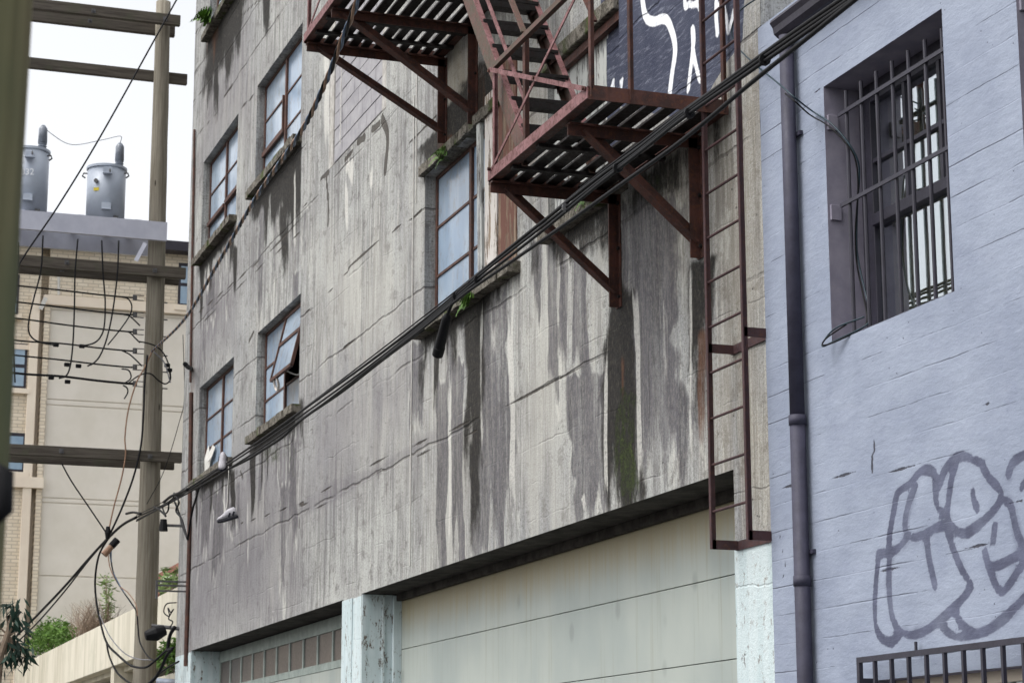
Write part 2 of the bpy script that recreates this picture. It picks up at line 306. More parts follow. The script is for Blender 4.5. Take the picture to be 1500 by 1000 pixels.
M_DOORFR = simple('pale_door_frame_paint', lin(158, 168, 162), lin(132, 142, 136), 5, .6)
M_DOORPANE = simple('brown_blocked_pane', lin(104, 94, 88), lin(88, 80, 76), 3, .35, .5)
M_DARKMETAL = simple('black_painted_steel', lin(48, 46, 58), lin(38, 36, 46), 9, .5, .45)
M_PIPE = simple('dark_violet_painted_metal', lin(62, 61, 76), lin(50, 49, 62), 9, .6, .3)
M_GUTTER = simple('dark_gutter_metal', lin(58, 55, 66), lin(46, 43, 52), 4, .5, .4)
M_REVEAL = simple('grey_reveal_paint', lin(138, 134, 146), lin(122, 118, 132), 6, .75)
M_CABLE = simple('black_cable', lin(17, 17, 20), lin(12, 12, 15), 20, .6, .2, .0005)
M_CABLEG = simple('grey_cable', lin(128, 128, 132), lin(100, 100, 106), 20, .5, .4, .0005)
M_TEAL = simple('teal_cable', lin(30, 56, 66), lin(24, 42, 52), 20, .45, .4, .0005)
M_ORANGE = simple('tan_wire', lin(150, 118, 94), lin(126, 96, 76), 20, .5, .4, .0005)
M_BLUEW = simple('blue_grey_wire', lin(84, 104, 128), lin(62, 78, 100), 20, .5, .4, .0005)
M_WHITE = simple('white_cord', lin(214, 212, 206), lin(190, 188, 182), 20, .7)
M_STEEL = simple('galvanised_steel', lin(192, 194, 206), lin(176, 178, 192), 2.5, .45, .5, .001)
M_TANK = simple('grey_transformer_paint', lin(172, 180, 192), lin(158, 166, 180), 2, .4, .5, .001)
M_PORC = simple('grey_porcelain', lin(132, 138, 148), lin(112, 118, 128), 8, .25, .6)
M_HARD = simple('dull_hardware', lin(96, 96, 98), lin(70, 68, 68), 14, .5, .5)
M_YEL = simple('yellow_sticker', lin(220, 200, 60), lin(200, 180, 50), 10, .5)
M_WTXT = simple('white_marking', lin(226, 228, 232), lin(210, 212, 216), 10, .6)
M_SHOE = simple('dirty_white_leather', lin(176, 174, 178), lin(140, 138, 144), 16, .7)
M_SOLE = simple('dark_rubber_sole', lin(34, 34, 46), lin(26, 26, 34), 16, .7)
M_BLOCK = simple('grey_concrete_block', lin(164, 162, 164), lin(142, 140, 144), 4, .9, .2, .006)
M_SOFF = simple('grimy_shade_dark_concrete', lin(78, 74, 70), lin(50, 47, 44), 5, .95, .15, .01)  # grime, plus the shade under the opening's head darkened into the colour
M_MORTAR = simple('rough_mortar', lin(188, 185, 180), lin(150, 146, 140), 9, .95, .15, .012)
M_BODY = simple('dark_interior_concrete', lin(60, 58, 56), lin(46, 45, 44), 2, .9)
M_ROAD = simple('asphalt', lin(74, 74, 76), lin(58, 58, 60), 5, .9, .2, .006)
M_GROUND = simple('ground_concrete', lin(86, 85, 82), lin(72, 71, 68), 1, .9)
M_STUCCO = simple('pale_stucco', lin(222, 216, 206), lin(210, 204, 192), .6, .85, .2, .003)
M_CREAM = simple('cream_trim', lin(232, 220, 202), lin(222, 208, 190), 1, .8)
def brick_mat():
    t = NT('buff_brick'); n = t.n('ShaderNodeTexBrick'); mp = t.n('ShaderNodeMapping'); mp.inputs['Rotation'].default_value = (0, 0, 0)
    sx = t.xyz(); cb = t.n('ShaderNodeCombineXYZ'); t.l(sx[1], cb.inputs[0]); t.l(sx[2], cb.inputs[1]); t.l(cb.outputs[0], n.inputs['Vector'])
    n.inputs['Scale'].default_value = 1; n.inputs['Brick Width'].default_value = .3; n.inputs['Row Height'].default_value = .1; n.inputs['Mortar Size'].default_value = .012; n.inputs['Mortar Smooth'].default_value = .1
    n.inputs['Color1'].default_value = lin(224, 213, 194); n.inputs['Color2'].default_value = lin(212, 199, 178); n.inputs['Mortar'].default_value = lin(184, 172, 154)
    t.bump(n.outputs['Fac'], -.4, .01); return t.fin(n.outputs['Color'], .85, 0, .2)
M_BRICK = brick_mat()
M_WINDARK = simple('dark_window_frame', lin(52, 50, 58), lin(42, 40, 48), 4, .5)
M_WINPANE = simple('bluish_window_pane', lin(150, 172, 190), lin(120, 146, 170), .8, .08, .7)
M_RAMP = None
def ramp_mat():
    t = NT('streaked_parapet_concrete'); s_ = t.noise((3.5, 3.5, .25), 5, .65); a = t.noise(1.5, 4)
    c = t.mix(t.ss(s_, .4, .7), lin(206, 200, 184), lin(176, 170, 152)); c = t.mix(t.math('MULTIPLY', t.ss(a, .5, .7), .3), c, lin(156, 158, 138)); t.bump(a, .3, .006); return t.fin(c, .88, 0, .2)
M_RAMP = ramp_mat()
def leaf_mat(name, c1, c2):
    t = NT(name); a = t.noise(6, 3); c = t.mix(t.ss(a, .35, .65), c1, c2); return t.fin(c, .6, 0, .3)
M_LEAF = leaf_mat('bright_fern_leaf', lin(98, 132, 54), lin(66, 98, 36)); M_LEAFD = leaf_mat('dark_glossy_leaf', lin(40, 66, 54), lin(28, 46, 38))
M_LEAFB = leaf_mat('bamboo_leaf', lin(128, 148, 92), lin(94, 118, 64)); M_TWIG = leaf_mat('dry_twig', lin(146, 128, 110), lin(112, 96, 82))
M_REDSID = simple('red_brown_siding', lin(138, 94, 80), lin(116, 78, 66), 3, .8)
M_CURTAIN = simple('beige_curtain', lin(150, 141, 124), lin(122, 112, 96), 3, .9)
M_SILVER = simple('zinc_pipe', lin(150, 160, 176), lin(130, 140, 156), 6, .4)

# ------------------------------------------------------------------ setting: ground
g = MB().box((-400, -300, -.5), (300, 300, -.02)).build('ground', M_GROUND); g['kind'] = 'structure'; g['label'] = 'pale concrete ground around the buildings'
al = MB().box((-120, -8.5, -.015), (60, -.35, .0)).build('alley_road', M_ROAD); al['kind'] = 'structure'; al['label'] = 'asphalt alley running along the facades'

# ------------------------------------------------------------------ grid wall with stain attributes
def axis(lo, hi, step, cuts):
    pts = sorted(set([lo, hi]+[c for c in cuts if lo < c < hi])); out = []
    for a, b in zip(pts[:-1], pts[1:]):
        n = max(1, int(round((b-a)/step))); out += [a+(b-a)*i/n for i in range(n)]
    return np.array(out+[hi])
def grid_wall(name, xs, zs, Yf, openings, mat, parent, attrs, disp=None):
    XX, ZZ = np.meshgrid(xs, zs, indexing='ij'); nx, nz = len(xs), len(zs)
    YY = np.full_like(XX, Yf)
    if disp is not None:
        edge = np.ones_like(XX)
        for (a, b, c, d) in openings:
            dx = np.maximum(np.maximum(a-XX, XX-b), 0); dz = np.maximum(np.maximum(c-ZZ, ZZ-d), 0); edge = np.minimum(edge, np.clip(np.hypot(dx, dz)/.15, 0, 1))
        YY = YY+disp(XX, ZZ)*edge
    cxm = (xs[:-1]+xs[1:])/2; czm = (zs[:-1]+zs[1:])/2; CX, CZ = np.meshgrid(cxm, czm, indexing='ij'); keep = np.ones_like(CX, bool)
    for (a, b, c, d) in openings: keep &= ~((CX > a) & (CX < b) & (CZ > c) & (CZ < d))
    idx = np.arange(nx*nz).reshape(nx, nz)
    q = np.stack([idx[:-1, :-1], idx[1:, :-1], idx[1:, 1:], idx[:-1, 1:]], -1)[keep]
    me = bpy.data.meshes.new(name); nv = nx*nz; nf = len(q)
    me.vertices.add(nv); me.vertices.foreach_set('co', np.stack([XX, YY, ZZ], -1).reshape(-1).astype(np.float32))
    me.loops.add(nf*4); me.loops.foreach_set('vertex_index', q.reshape(-1).astype(np.int32))
    me.polygons.add(nf); me.polygons.foreach_set('loop_start', np.arange(0, nf*4, 4, dtype=np.int32))
    me.polygons.foreach_set('use_smooth', np.ones(nf, bool)); me.update(); me.validate()
    for k, fn in attrs.items():
        a = me.attributes.new(k, 'FLOAT', 'POINT'); a.data.foreach_set('value', fn(XX, ZZ).reshape(-1).astype(np.float32))
    me.materials.append(mat); o = bpy.data.objects.new(name, me); col.objects.link(o); o.parent = parent
    return o
def vnoise(x, seed=0):
    r = np.random.RandomState(seed).rand(4096); i = np.floor(x).astype(int); f = x-i; f = f*f*(3-2*f); return r[i % 4096]*(1-f)+r[(i+1) % 4096]*f
def streaks(lst, topf=.08, sidef=.35):
    """list of pixel quads (xl,xr,ytop, xl2,xr2,ybot[,strength]) that become vertical stains on the wall plane"""
    S_ = []
    for i, s_ in enumerate(lst):
        if s_[0] == 'w':                         # metres on the wall: x0, x1, top, bottom, strength
            _, wa, wb, wt, wz, st = s_; S_.append((Vector((wa, 0, wt)), Vector((wb, 0, wt)), Vector((wa+.02, 0, wz)), Vector((wb-.02, 0, wz)), st, i)); continue
        a, b, y0, a2, b2, y1 = s_[:6]; st = s_[6] if len(s_) > 6 else 1.0
        p0, p1, q0, q1 = F(a, y0), F(b, y0), F(a2, y1), F(b2, y1); S_.append((p0, p1, q0, q1, st, i))
    def fn(X, Z):
        out = np.zeros_like(X)
        for p0, p1, q0, q1, st, i in S_:
            # top edge follows the line p0-p1; the foot is ragged
            ztop = p0.z+(X-p0.x)/(p1.x-p0.x+1e-9)*(p1.z-p0.z); zbot = q0.z+(X-q0.x)/(q1.x-q0.x+1e-9)*(q1.z-q0.z)
            H = max(p0.z, p1.z)-min(q0.z, q1.z)
            t = np.clip((ztop-Z)/np.maximum(ztop-zbot, .05), 0, 1)
            xl = p0.x+(q0.x-p0.x)*t; xr = p1.x+(q1.x-p1.x)*t; w = np.maximum(xr-xl, .02); xc = (xl+xr)/2+(vnoise(Z*1.7+i*31, i)-.5)*w*.3+(vnoise(Z*6.3+i*13, i+3)-.5)*w*.12; w = w*(.72+.5*vnoise(Z*1.1+i*7, i+5))
            side = .5+(w/2-np.abs(X-xc))/np.maximum(w*sidef, .05)
            foot = zbot+(vnoise(X*7+i*17, i+9)-.5)*H*.45
            v = np.minimum(side, np.minimum(.5+(ztop-Z-(vnoise(X*11+i*5, i+2)-.5)*topf*H)/(topf*H+.05), .5+(Z-foot)/(.55*H+.05)))
            out = np.maximum(out, np.clip(v, 0, 1)*st)
        return out
    return fn
def lines(lst, default_w=.02, soft=.02, to=F, vary=False):
    """list of (pixel polyline, width in metres) as strokes; 0.5 at the stroke's edge"""
    segs = []
    for pl, w in lst:
        pts = [to(*p) for p in pl]
        if len(pts) > 2: pts = smooth_path(pts, 6)
        ph_ = random.random()*9
        for q_, (a, b) in enumerate(zip(pts[:-1], pts[1:])): segs.append((a.x, a.z, b.x, b.z, w*(1+.12*math.sin(q_*.19+ph_)+.07*math.sin(q_*.53+ph_*2)) if vary else w))
    def fn(X, Z):
        out = np.zeros_like(X)
        for ax, az, bx, bz, w in segs:
            m = (X > min(ax, bx)-w-.1) & (X < max(ax, bx)+w+.1) & (Z > min(az, bz)-w-.1) & (Z < max(az, bz)+w+.1)
            if not m.any(): continue
            x = X[m]; z = Z[m]; dx, dz = bx-ax, bz-az; L = dx*dx+dz*dz+1e-12; t = np.clip(((x-ax)*dx+(z-az)*dz)/L, 0, 1)
            d = np.hypot(x-ax-t*dx, z-az-t*dz); out[m] = np.maximum(out[m], np.clip(.5+(w/2-d)/(2*soft), 0, 1))
        return out
    return fn
def poly(ptspx, soft=.05, to=F):
    P_ = [to(*p) for p in ptspx]; px = np.array([p.x for p in P_]); pz = np.array([p.z for p in P_])
    def fn(X, Z):
        inside = np.zeros(X.shape, bool); dmin = np.full(X.shape, 9.0); n = len(px)
        for i in range(n):
            ax, az, bx, bz = px[i], pz[i], px[(i+1) % n], pz[(i+1) % n]
            c = ((az > Z) != (bz > Z)) & (X < (bx-ax)*(Z-az)/(bz-az+1e-12)+ax); inside ^= c
            dx, dz = bx-ax, bz-az; t = np.clip(((X-ax)*dx+(Z-az)*dz)/(dx*dx+dz*dz+1e-12), 0, 1); dmin = np.minimum(dmin, np.hypot(X-ax-t*dx, Z-az-t*dz))
        return np.clip(.5+np.where(inside, dmin, -dmin)/(2*soft), 0, 1)
    return fn
def mx(*fns):
    def fn(X, Z):
        o = fns[0](X, Z)
        for f in fns[1:]: o = np.maximum(o, f(X, Z))
        return o
    return fn

# ------------------------------------------------------------------ concrete building
CB = empty('concrete_building'); tag(CB, 'weathered grey concrete warehouse with steel windows and pale aqua garage bays', 'building')
XL, XR = -32.5, -11.89
W1 = (-27.6, -24.95, 9.69, 11.21); W2 = (-31.45, -28.85, 9.67, 11.21); W3 = (-27.2, -24.75, 6.22, 7.62); W4 = (-31.2, -28.7, 6.16, 7.6); W5 = (-19.5, -16.95, 6.08, 7.64)
W0 = (-31.3, -28.9, 13.25, 14.9); WB = (-23.45, -20.98, 8.82, 11.2); WD = (-15.95, -14.35, 6.16, 7.56)
G1 = (-21.7, -12.47, -.02, 3.675); G2 = (-31.25, -22.46, -.02, 3.675)
OPEN = [W0, W1, W2, W3, W4, W5, WB, WD, G1, G2]
cx_ = [c for o in OPEN for c in o[:2]]; cz_ = [c for o in OPEN for c in o[2:]]
xs = np.concatenate([axis(XL, -22, .05, cx_)[:-1], axis(-22, XR, .03, cx_)]); zs = np.concatenate([axis(0, 2.0, .3, cz_)[:-1], axis(2.0, 15.2, .04, cz_)])
rs_ = random.Random(3)
def drips(o, n, lmin, lmax, wmin, wmax, st=1.0, xa=None, xb=None, band=.18):
    xa = o[0]-.05 if xa is None else xa; xb = o[1]+.08 if xb is None else xb; z = o[2]-.09; L = [('w', xa, xb, z+.05, z-band, st)]
    for _ in range(n):
        x = rs_.uniform(xa, xb-wmin); w_ = rs_.uniform(wmin, wmax); L.append(('w', x, min(x+w_, xb+.05), z+.04, z-rs_.uniform(lmin, lmax), st*rs_.uniform(.75, 1)))
    return L
SILLK = drips(W1, 9, .3, 1.0, .12, .6, 1, None, None, .3)+drips(W1, 5, .6, 1.2, .2, .7, 1, -26.5, -24.9, .6)+drips(W2, 11, .2, .7, .08, .3, .9)+drips(W0, 10, .5, 1.4, .25, .8, 1, None, None, .7)+drips(W3, 10, .15, .9, .06, .2, .9)+drips(W4, 9, .15, .7, .06, .2, .85)+drips(W5, 9, .1, .7, .06, .25, .85, -19.6, -17.2)+drips(WD, 6, .15, .5, .1, .3, .8)
SILLK += [('w', -19.7, -16.9, 8.0, 7.6, 1.0), ('w', -19.0, -17.0, 8.15, 7.6, .9), ('w', -14.2, -12.9, 6.1, 5.75, .7), ('w', -15.3, -14.4, 6.05, 5.7, .7), ('w', -18.2, -17.0, 8.25, 7.7, .7)]
SILLD = drips(W1, 5, .7, 2.2, .15, .5, .62)+drips(W2, 4, .5, 1.6, .12, .4, .6)+drips(W3, 6, .5, 1.8, .1, .35, .65)+drips(W4, 6, .5, 1.6, .1, .35, .65)+drips(W5, 4, .5, 1.7, .1, .3, .55)
damp = streaks(SILLD+[(707, 742, 412, 712, 757, 800), (838, 860, 368, 836, 862, 560), (832, 888, 545, 832, 890, 762), (640, 655, 560, 640, 656, 835, .9), (662, 679, 520, 662, 681, 822, .9), (905, 1012, 288, 908, 1013, 716, .85), (800, 815, 345, 800, 816, 560), (820, 831, 350, 820, 832, 520, .8),
                (428, 441, 395, 425, 437, 520, .7), (300, 318, 395, 300, 316, 470, .8), (312, 326, 718, 310, 326, 830, .9), (425, 437, 640, 422, 436, 800, .8), (345, 352, 700, 346, 352, 800, .6), (335, 342, 735, 334, 342, 790, .7),
                (600, 618, 500, 600, 622, 640, .8), (780, 795, 350, 782, 795, 470, .7), (296, 304, 460, 294, 304, 560, .5), (690, 706, 640, 690, 708, 815, .9), (440, 452, 300, 440, 452, 420, .5), (1045, 1075, 300, 1045, 1070, 420, .4), (409, 420, 700, 408, 420, 900, .6), (297, 312, 715, 294, 306, 820, .7)])
mould = streaks(SILLK+[(678, 707, 412, 684, 707, 700), (686, 706, 640, 688, 706, 812, .75), (884, 926, 424, 886, 942, 750), (892, 930, 440, 894, 940, 748), (1008, 1044, 378, 1010, 1042, 510), (1014, 1040, 380, 1016, 1038, 600, .6), (322, 342, 40, 326, 338, 105), (383, 397, -10, 384, 394, 52), (411, 422, 300, 411, 421, 400, .8),
                 (341, 347, 362, 342, 346, 430), (292, 299, 378, 293, 298, 470, .9), (366, 376, 655, 367, 372, 742), (337, 345, 690, 339, 344, 765), (438, 446, 580, 440, 446, 660, .7),
                 (1000, 1040, 205, 1010, 1040, 300, .6), (610, 625, 520, 612, 622, 590, .6), (776, 790, 350, 778, 788, 430, .6), (1043, 1056, 150, 1046, 1056, 240, .6)])
efflo = streaks(topf=.35, sidef=.5, lst=[(744, 752, 395, 746, 755, 820, .8), (884, 890, 520, 886, 891, 752, .9), (926, 936, 425, 936, 944, 735, .95), (1008, 1014, 400, 1009, 1014, 690, .7), (700, 708, 420, 704, 709, 700, .55), (655, 662, 500, 656, 663, 820, .6), (500, 520, 235, 505, 520, 270, .8), (505, 511, 265, 505, 510, 330, .8), (541, 548, 240, 541, 547, 300, .7), (474, 482, 60, 475, 483, 235, .8),
                 (430, 434, 250, 430, 434, 370, .7), (302, 308, 380, 302, 307, 440, .6), (970, 980, 430, 972, 982, 600, .5), (850, 858, 720, 856, 864, 762, .7), (718, 726, 460, 722, 732, 560, .6), (560, 566, 62, 562, 568, 160, .6), (360, 365, 715, 361, 365, 850, .5), (326, 331, 700, 327, 331, 790, .6), (320, 325, 390, 320, 324, 440, .5)])
pale = streaks(topf=.5, sidef=.8, lst=[(615, 700, 520, 615, 690, 900, .8), (752, 835, 360, 757, 832, 800, .85), (445, 600, 370, 450, 600, 540, .75), (600, 640, 250, 600, 630, 480, .5), (865, 890, 330, 862, 888, 560, .7), (470, 600, 560, 470, 640, 700, .55), (395, 430, 760, 398, 428, 900, .5), (355, 400, 700, 356, 400, 780, .5), (300, 420, 100, 300, 400, 260, .5)])
moss = mx(streaks([(893, 925, 445, 905, 935, 745, .40), (900, 938, 560, 900, 940, 750, .66), (906, 932, 640, 904, 938, 750, .74), (1016, 1040, 390, 1018, 1036, 470, .45), (375, 410, 650, 378, 408, 700, .62), (408, 432, 640, 410, 430, 712, .55), (295, 330, 700, 296, 326, 735, .5), (640, 695, 205, 645, 690, 238, .55), (930, 985, 250, 935, 975, 300, .6), (675, 700, 425, 680, 700, 500, .5), (610, 640, 470, 612, 636, 505, .4)]))
rust = streaks([(1018, 1033, 480, 1020, 1032, 640, .75), (908, 916, 520, 909, 915, 600, .6), (300, 322, 10, 302, 318, 90, .7), (640, 720, 195, 645, 715, 232, .75), (700, 745, 170, 705, 742, 200, .6), (697, 712, 90, 698, 712, 190, .5), (282, 288, 200, 274, 281, 990, .55)])
warm = streaks(topf=.4, sidef=.7, lst=[(655, 700, 60, 655, 700, 190, .9), (745, 800, 80, 745, 800, 250, .5), (1045, 1120, 100, 1045, 1130, 700, .6), (965, 1005, 230, 965, 1000, 420, .6)])
tone = mx(poly([(275, 700), (445, 600), (445, 905), (275, 960)], .6), poly([(290, 420), (345, 380), (345, 500), (285, 560)], .5), poly([(470, 560), (600, 480), (600, 660), (440, 750)], .6), poly([(300, 120), (360, 40), (370, 180), (290, 260)], .6))
patch_ = poly([(437, 735), (490, 700), (545, 685), (640, 628), (640, 645), (545, 700), (490, 735), (440, 757)], .03)
crack = mx(lines([([(437, 745), (470, 722), (520, 690), (545, 680), (600, 655), (660, 630), (760, 585), (880, 525)], .016), ([(440, 760), (480, 735), (560, 690), (620, 664), (700, 630)], .012), ([(285, 462), (330, 425), (395, 368), (465, 297)], .025), ([(300, 470), (340, 430), (400, 375), (440, 340)], .018), ([(510, 392), (560, 350), (600, 322), (618, 308)], .022), ([(430, 470), (470, 440), (512, 395)], .012), ([(503, 510), (530, 492), (562, 468)], .03), ([(340, 770), (380, 758), (445, 735)], .014),
                   ([(282, 55), (300, 33), (330, 12)], .03), ([(352, 25), (385, -5)], .03), ([(283, 110), (300, 85)], .025), ([(283, 150), (300, 128)], .025), ([(328, 142), (340, 125)], .05), ([(352, 160), (372, 140)], .03), ([(292, 195), (318, 165)], .015), ([(600, 210), (640, 170)], .012), ([(478, 262), (481, 300), (480, 330)], .07), ([(560, 175), (568, 200), (564, 250)], .12), ([(545, 190), (556, 182)], .08), ([(524, 208), (534, 202)], .09), ([(505, 235), (516, 222)], .06), ([(470, 262), (482, 252)], .06), ([(435, 310), (450, 298)], .02), ([(438, 757), (438, 775)], .02), ([(352, 690), (356, 700)], .05), ([(365, 500), (372, 486)], .06), ([(448, 755), (452, 745)], .02)], soft=.015))
navy = poly([(880, -60), (880, 150), (1000, 175), (1035, 140), (1062, 95), (1088, 60), (1092, -60)], .05)
LET = [([(940, -10), (943, 15), (948, 28), (958, 32), (970, 28), (978, 31), (984, 45), (989, 70), (986, 100), (983, 125), (980, 152)], .075),
       ([(1014, 42), (1015, 70), (1012, 105), (1009, 132)], .055), ([(1015, 70), (1021, 100), (1026, 118)], .05), ([(1015, 45), (1016, 60)], .07),
       ([(1003, -12), (1004, 10), (1010, 6), (1016, 8), (1022, 4)], .05), ([(1022, 4), (1024, 12), (1028, 8), (1029, -10)], .045),
       ([(1049, 0), (1049, 25), (1051, 50)], .055), ([(1049, 15), (1057, 3), (1063, 22), (1067, 48)], .045), ([(1067, 48), (1072, 30), (1075, 14)], .045),
       ([(882, 137), (886, 128), (889, 117)], .045), ([(889, 117), (890, 136)], .03), ([(899, 137), (905, 126), (912, 117)], .04), ([(912, 117), (909, 138)], .035), ([(899, 133), (906, 137)], .04), ([(882, 40), (880, 55)], .03)]
def aqua_fn(X, Z):
    a = np.clip(.5+(3.66-Z)/.02, 0, 1)*np.clip(.5+(-21.4-X)/.02, 0, 1); b = np.clip(.5+(3.2-Z)/.03, 0, 1)*np.clip(.5+(X+13)/.02, 0, 1); return np.maximum(a, b)
def cdisp(X, Z):
    r = np.zeros_like(X)
    for k, (sx, sz, am) in enumerate([(.7, .5, .004), (2.3, 1.7, .003), (6.1, 4.7, .0018)]):
        i, j = X*sx, Z*sz; rs = np.random.RandomState(k).rand(512, 512); a = np.floor(i).astype(int) % 512; b = np.floor(j).astype(int) % 512; fx = i-np.floor(i); fz = j-np.floor(j); fx = fx*fx*(3-2*fx); fz = fz*fz*(3-2*fz)
        a1 = (a+1) % 512; b1 = (b+1) % 512; r += am*2*((rs[a, b]*(1-fx)+rs[a1, b]*fx)*(1-fz)+(rs[a, b1]*(1-fx)+rs[a1, b1]*fx)*fz-.5)
    r += .003*(vnoise(np.floor((Z+.002)/.305)*7.3, 3)-.5)          # board lifts
    return r
cw = grid_wall('wall', xs, zs, 0.0, OPEN, M_CONC, CB, {'damp': damp, 'mould': mould, 'efflo': efflo, 'pale': pale, 'moss': moss, 'rust': rust, 'warm': warm, 'tone': mx(tone, patch_), 'crack': crack, 'navy': navy, 'letter': lines(LET, soft=.035), 'aqua': aqua_fn}, cdisp)
# sides of the openings and body behind
def reveals(o, d, parent, mat, name='reveal', y0=.0):
    a, b, c, e = o; m = MB()
    m.quad((a, y0, c), (a, y0, e), (a, d, e), (a, d, c)); m.quad((b, y0, c), (b, d, c), (b, d, e), (b, y0, e)); m.quad((a, y0, e), (b, y0, e), (b, d, e), (a, d, e)); m.quad((a, y0, c), (a, d, c), (b, d, c), (b, y0, c))
    return m.build(name, mat, parent)
for o in (W0, W1, W2, W3, W4, W5): reveals(o, .5, CB, M_CONC, 'window_reveal')
for o in (WB, WD): reveals(o, .2, CB, M_CONC, 'recess_reveal')
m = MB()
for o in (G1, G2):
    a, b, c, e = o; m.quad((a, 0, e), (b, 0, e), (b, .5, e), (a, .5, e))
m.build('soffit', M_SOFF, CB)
m = MB().box((-32.45, .52, 0), (XR-.05, 12, 15.1)); m.build('building_core', M_BODY, CB)
MB().quad((XL, 0, 0), (XL, 12, 0), (XL, 12, 15.2), (XL, 0, 15.2)).build('end_wall', M_CONC, CB); MB().quad((XR, 0, 0), (XR, 0, 15.2), (XR, 12, 15.2), (XR, 12, 0)).build('end_wall', M_CONC, CB)
MB().box((XL-.05, -.06, 15.2), (XR+.05, 12, 15.5)).build('roof_parapet', M_CONC, CB, .02)
# jamb pillars with paint
pj = MB().box((-21.7, .004, 0), (-21.676, .5, 3.668)).build('pillar_jamb', M_AQUA, CB)
MB().box((-21.70, .22, 0), (-21.655, .245, 3.66)).build('jamb_trim', M_AQUA, CB); MB().box((-21.70, .33, 0), (-21.62, .42, 3.66)).build('jamb_trim', M_AQUA, CB, .004)
MB().box((-22.47, -.012, 0), (-22.06, .0, 3.66)).build('pillar_facing', M_AQUA, CB, .004)
MB().box((-31.25, .004, 0), (-31.226, .5, 3.668)).build('pillar_jamb', M_AQUA, CB)
MB().box((-12.494, .004, 0), (-12.47, .5, 3.2)).build('pillar_jamb', M_AQUA, CB)
# sills
def sill(a, b, z, parent=CB, d=.12, h=.1, mat=M_CONC):
    m = MB(); n = int((b-a)/.15); 
    for i in range(n):
        x0 = a+(b-a)*i/n; x1 = a+(b-a)*(i+1)/n; e0 = random.uniform(-.008, .008)
        m.box((x0, -d+e0, z-h+random.uniform(-.006, .006)), (x1, .16, z+random.uniform(-.004, .004)))
    me = m.build('sill', mat, parent); return me
def sill_mat():
    t = NT('mouldy_sill_concrete'); a = t.noise(9, 6, .75); b = t.noise(30, 4, .7); g_ = t.noise((3, 3, 3), 4)
    c = t.mix(t.ss(a, .38, .62), lin(84, 80, 72), lin(128, 123, 114)); c = t.mix(t.ss(b, .5, .65), c, lin(52, 48, 42)); c = t.mix(t.math('MULTIPLY', t.ss(g_, .52, .64), .8), c, lin(66, 78, 34)); t.bump(t.math('ADD', a, b), .7, .02); return t.fin(c, .9, 0, .15)
M_SILL = sill_mat()
for o in (W0, W1, W2, W3, W4): sill(o[0]-.08, o[1]+.1, o[2], mat=M_SILL)
sill(W5[0]-.06, W5[1]+.05, W5[3]+.1, mat=M_SILL, d=.05, h=.1); sill(W5[0]-.1, W5[1]+.32, W5[2], mat=M_SILL); sill(-15.95, -14.2, 6.155, mat=M_SILL, d=.1)
# steel windows
def window(o, sash=None, boards=False, rows=3, mfrac=.5, skip=()):
    a, b, c, e = o; y = .11; w = MB(); t = .035
    w.box((a, y, c), (a+.05, y+.05, e)).box((b-.03, y, c), (b, y+.05, e)).box((a+.05, y, c), (b-.03, y+.05, c+.03)).box((a+.05, y, e-.04), (b-.03, y+.05, e))
    mxx = a+(b-a)*mfrac; w.box((mxx-.035, y-.012, c+.03), (mxx+.035, y+.047, e-.04))
    fr_ = w.build('window', M_SASH, CB, .004)
    zs_ = [c+.03+(e-c-.07)*k/rows for k in range(rows+1)]
    for ci, (x0, x1) in enumerate(((a+.05, mxx-.035), (mxx+.035, b-.03))):
        for r in range(rows):
            if (ci, r) in skip: continue
            if r: MB().box((x0, y+.005, zs_[r]-.013), (x1, y+.04, zs_[r]+.013)).build('glazing_bar', M_SASH, fr_)
            z0 = zs_[r]+(.013 if r else 0); z1 = zs_[r+1]-(.013 if r < rows-1 else 0); tl = random.uniform(-.006, .006)
            MB().hexa([(x0, y+.018, z0), (x1, y+.018+tl, z0), (x1, y+.024+tl, z0), (x0, y+.024, z0), (x0, y+.018, z1), (x1, y+.018+tl, z1), (x1, y+.024+tl, z1), (x0, y+.024, z1)]).build('pane', M_FROST, fr_)
    return fr_, zs_, mxx
window(W0); window(W2); window(W4)
f1, z1_, mx1 = window(W1, skip=())
# heavier vent frame on window 1 (left column, middle row)
MB().box((W1[0]+.04, .075, z1_[1]-.035), (mx1-.03, .108, z1_[1]+.03)).box((mx1-.09, .075, z1_[1]+.03), (mx1-.045, .108, z1_[2])).build('vent_frame', M_SASH, f1)
f2b = [o for o in CB.children if o.name.startswith('window') and 'reveal' not in o.name]
MB().box((W2[0]+.04, .075, W2[2]+.5), ((W2[0]+W2[1])/2-.045, .108, W2[2]+.56)).build('vent_frame', M_SASH, f2b[1])
MB().box(((W2[0]+W2[1])/2+.045, .075, W2[2]+.52), (W2[1]-.04, .108, W2[2]+.58)).build('vent_frame', M_SASH, f2b[1])
# window 3: right column vent tilted open
f3, z3_, mx3 = window(W3, skip=((1, 1), (1, 2)))
x0, x1 = mx3+.05, W3[1]-.06; zt, zb = z3_[3]-.01, z3_[1]+.02; H = zt-zb; ang = math.radians(13)
def tilt(x, h, off=0.0): return Vector((x, .11-math.sin(ang)*h-off*math.cos(ang), zt-math.cos(ang)*h+off*math.sin(ang)*-1))
sv = MB()
for p, q in ((tilt(x0, 0), tilt(x0, H)), (tilt(x1, 0), tilt(x1, H)), (tilt(x0, 0), tilt(x1, 0)), (tilt(x0, H), tilt(x1, H)), (tilt(x0, H*.45), tilt(x1, H*.45))): sv.bar(p, q, .04, .04)
sv.build('open_vent_frame', M_SASH, f3)
MB().hexa([tilt(x0, H*.46, .0), tilt(x1, H*.46), tilt(x1, H*.46, -.006), tilt(x0, H*.46, -.006), tilt(x0, H, 0), tilt(x1, H), tilt(x1, H, -.006), tilt(x0, H, -.006)]).build('pane', M_FROST, f3)
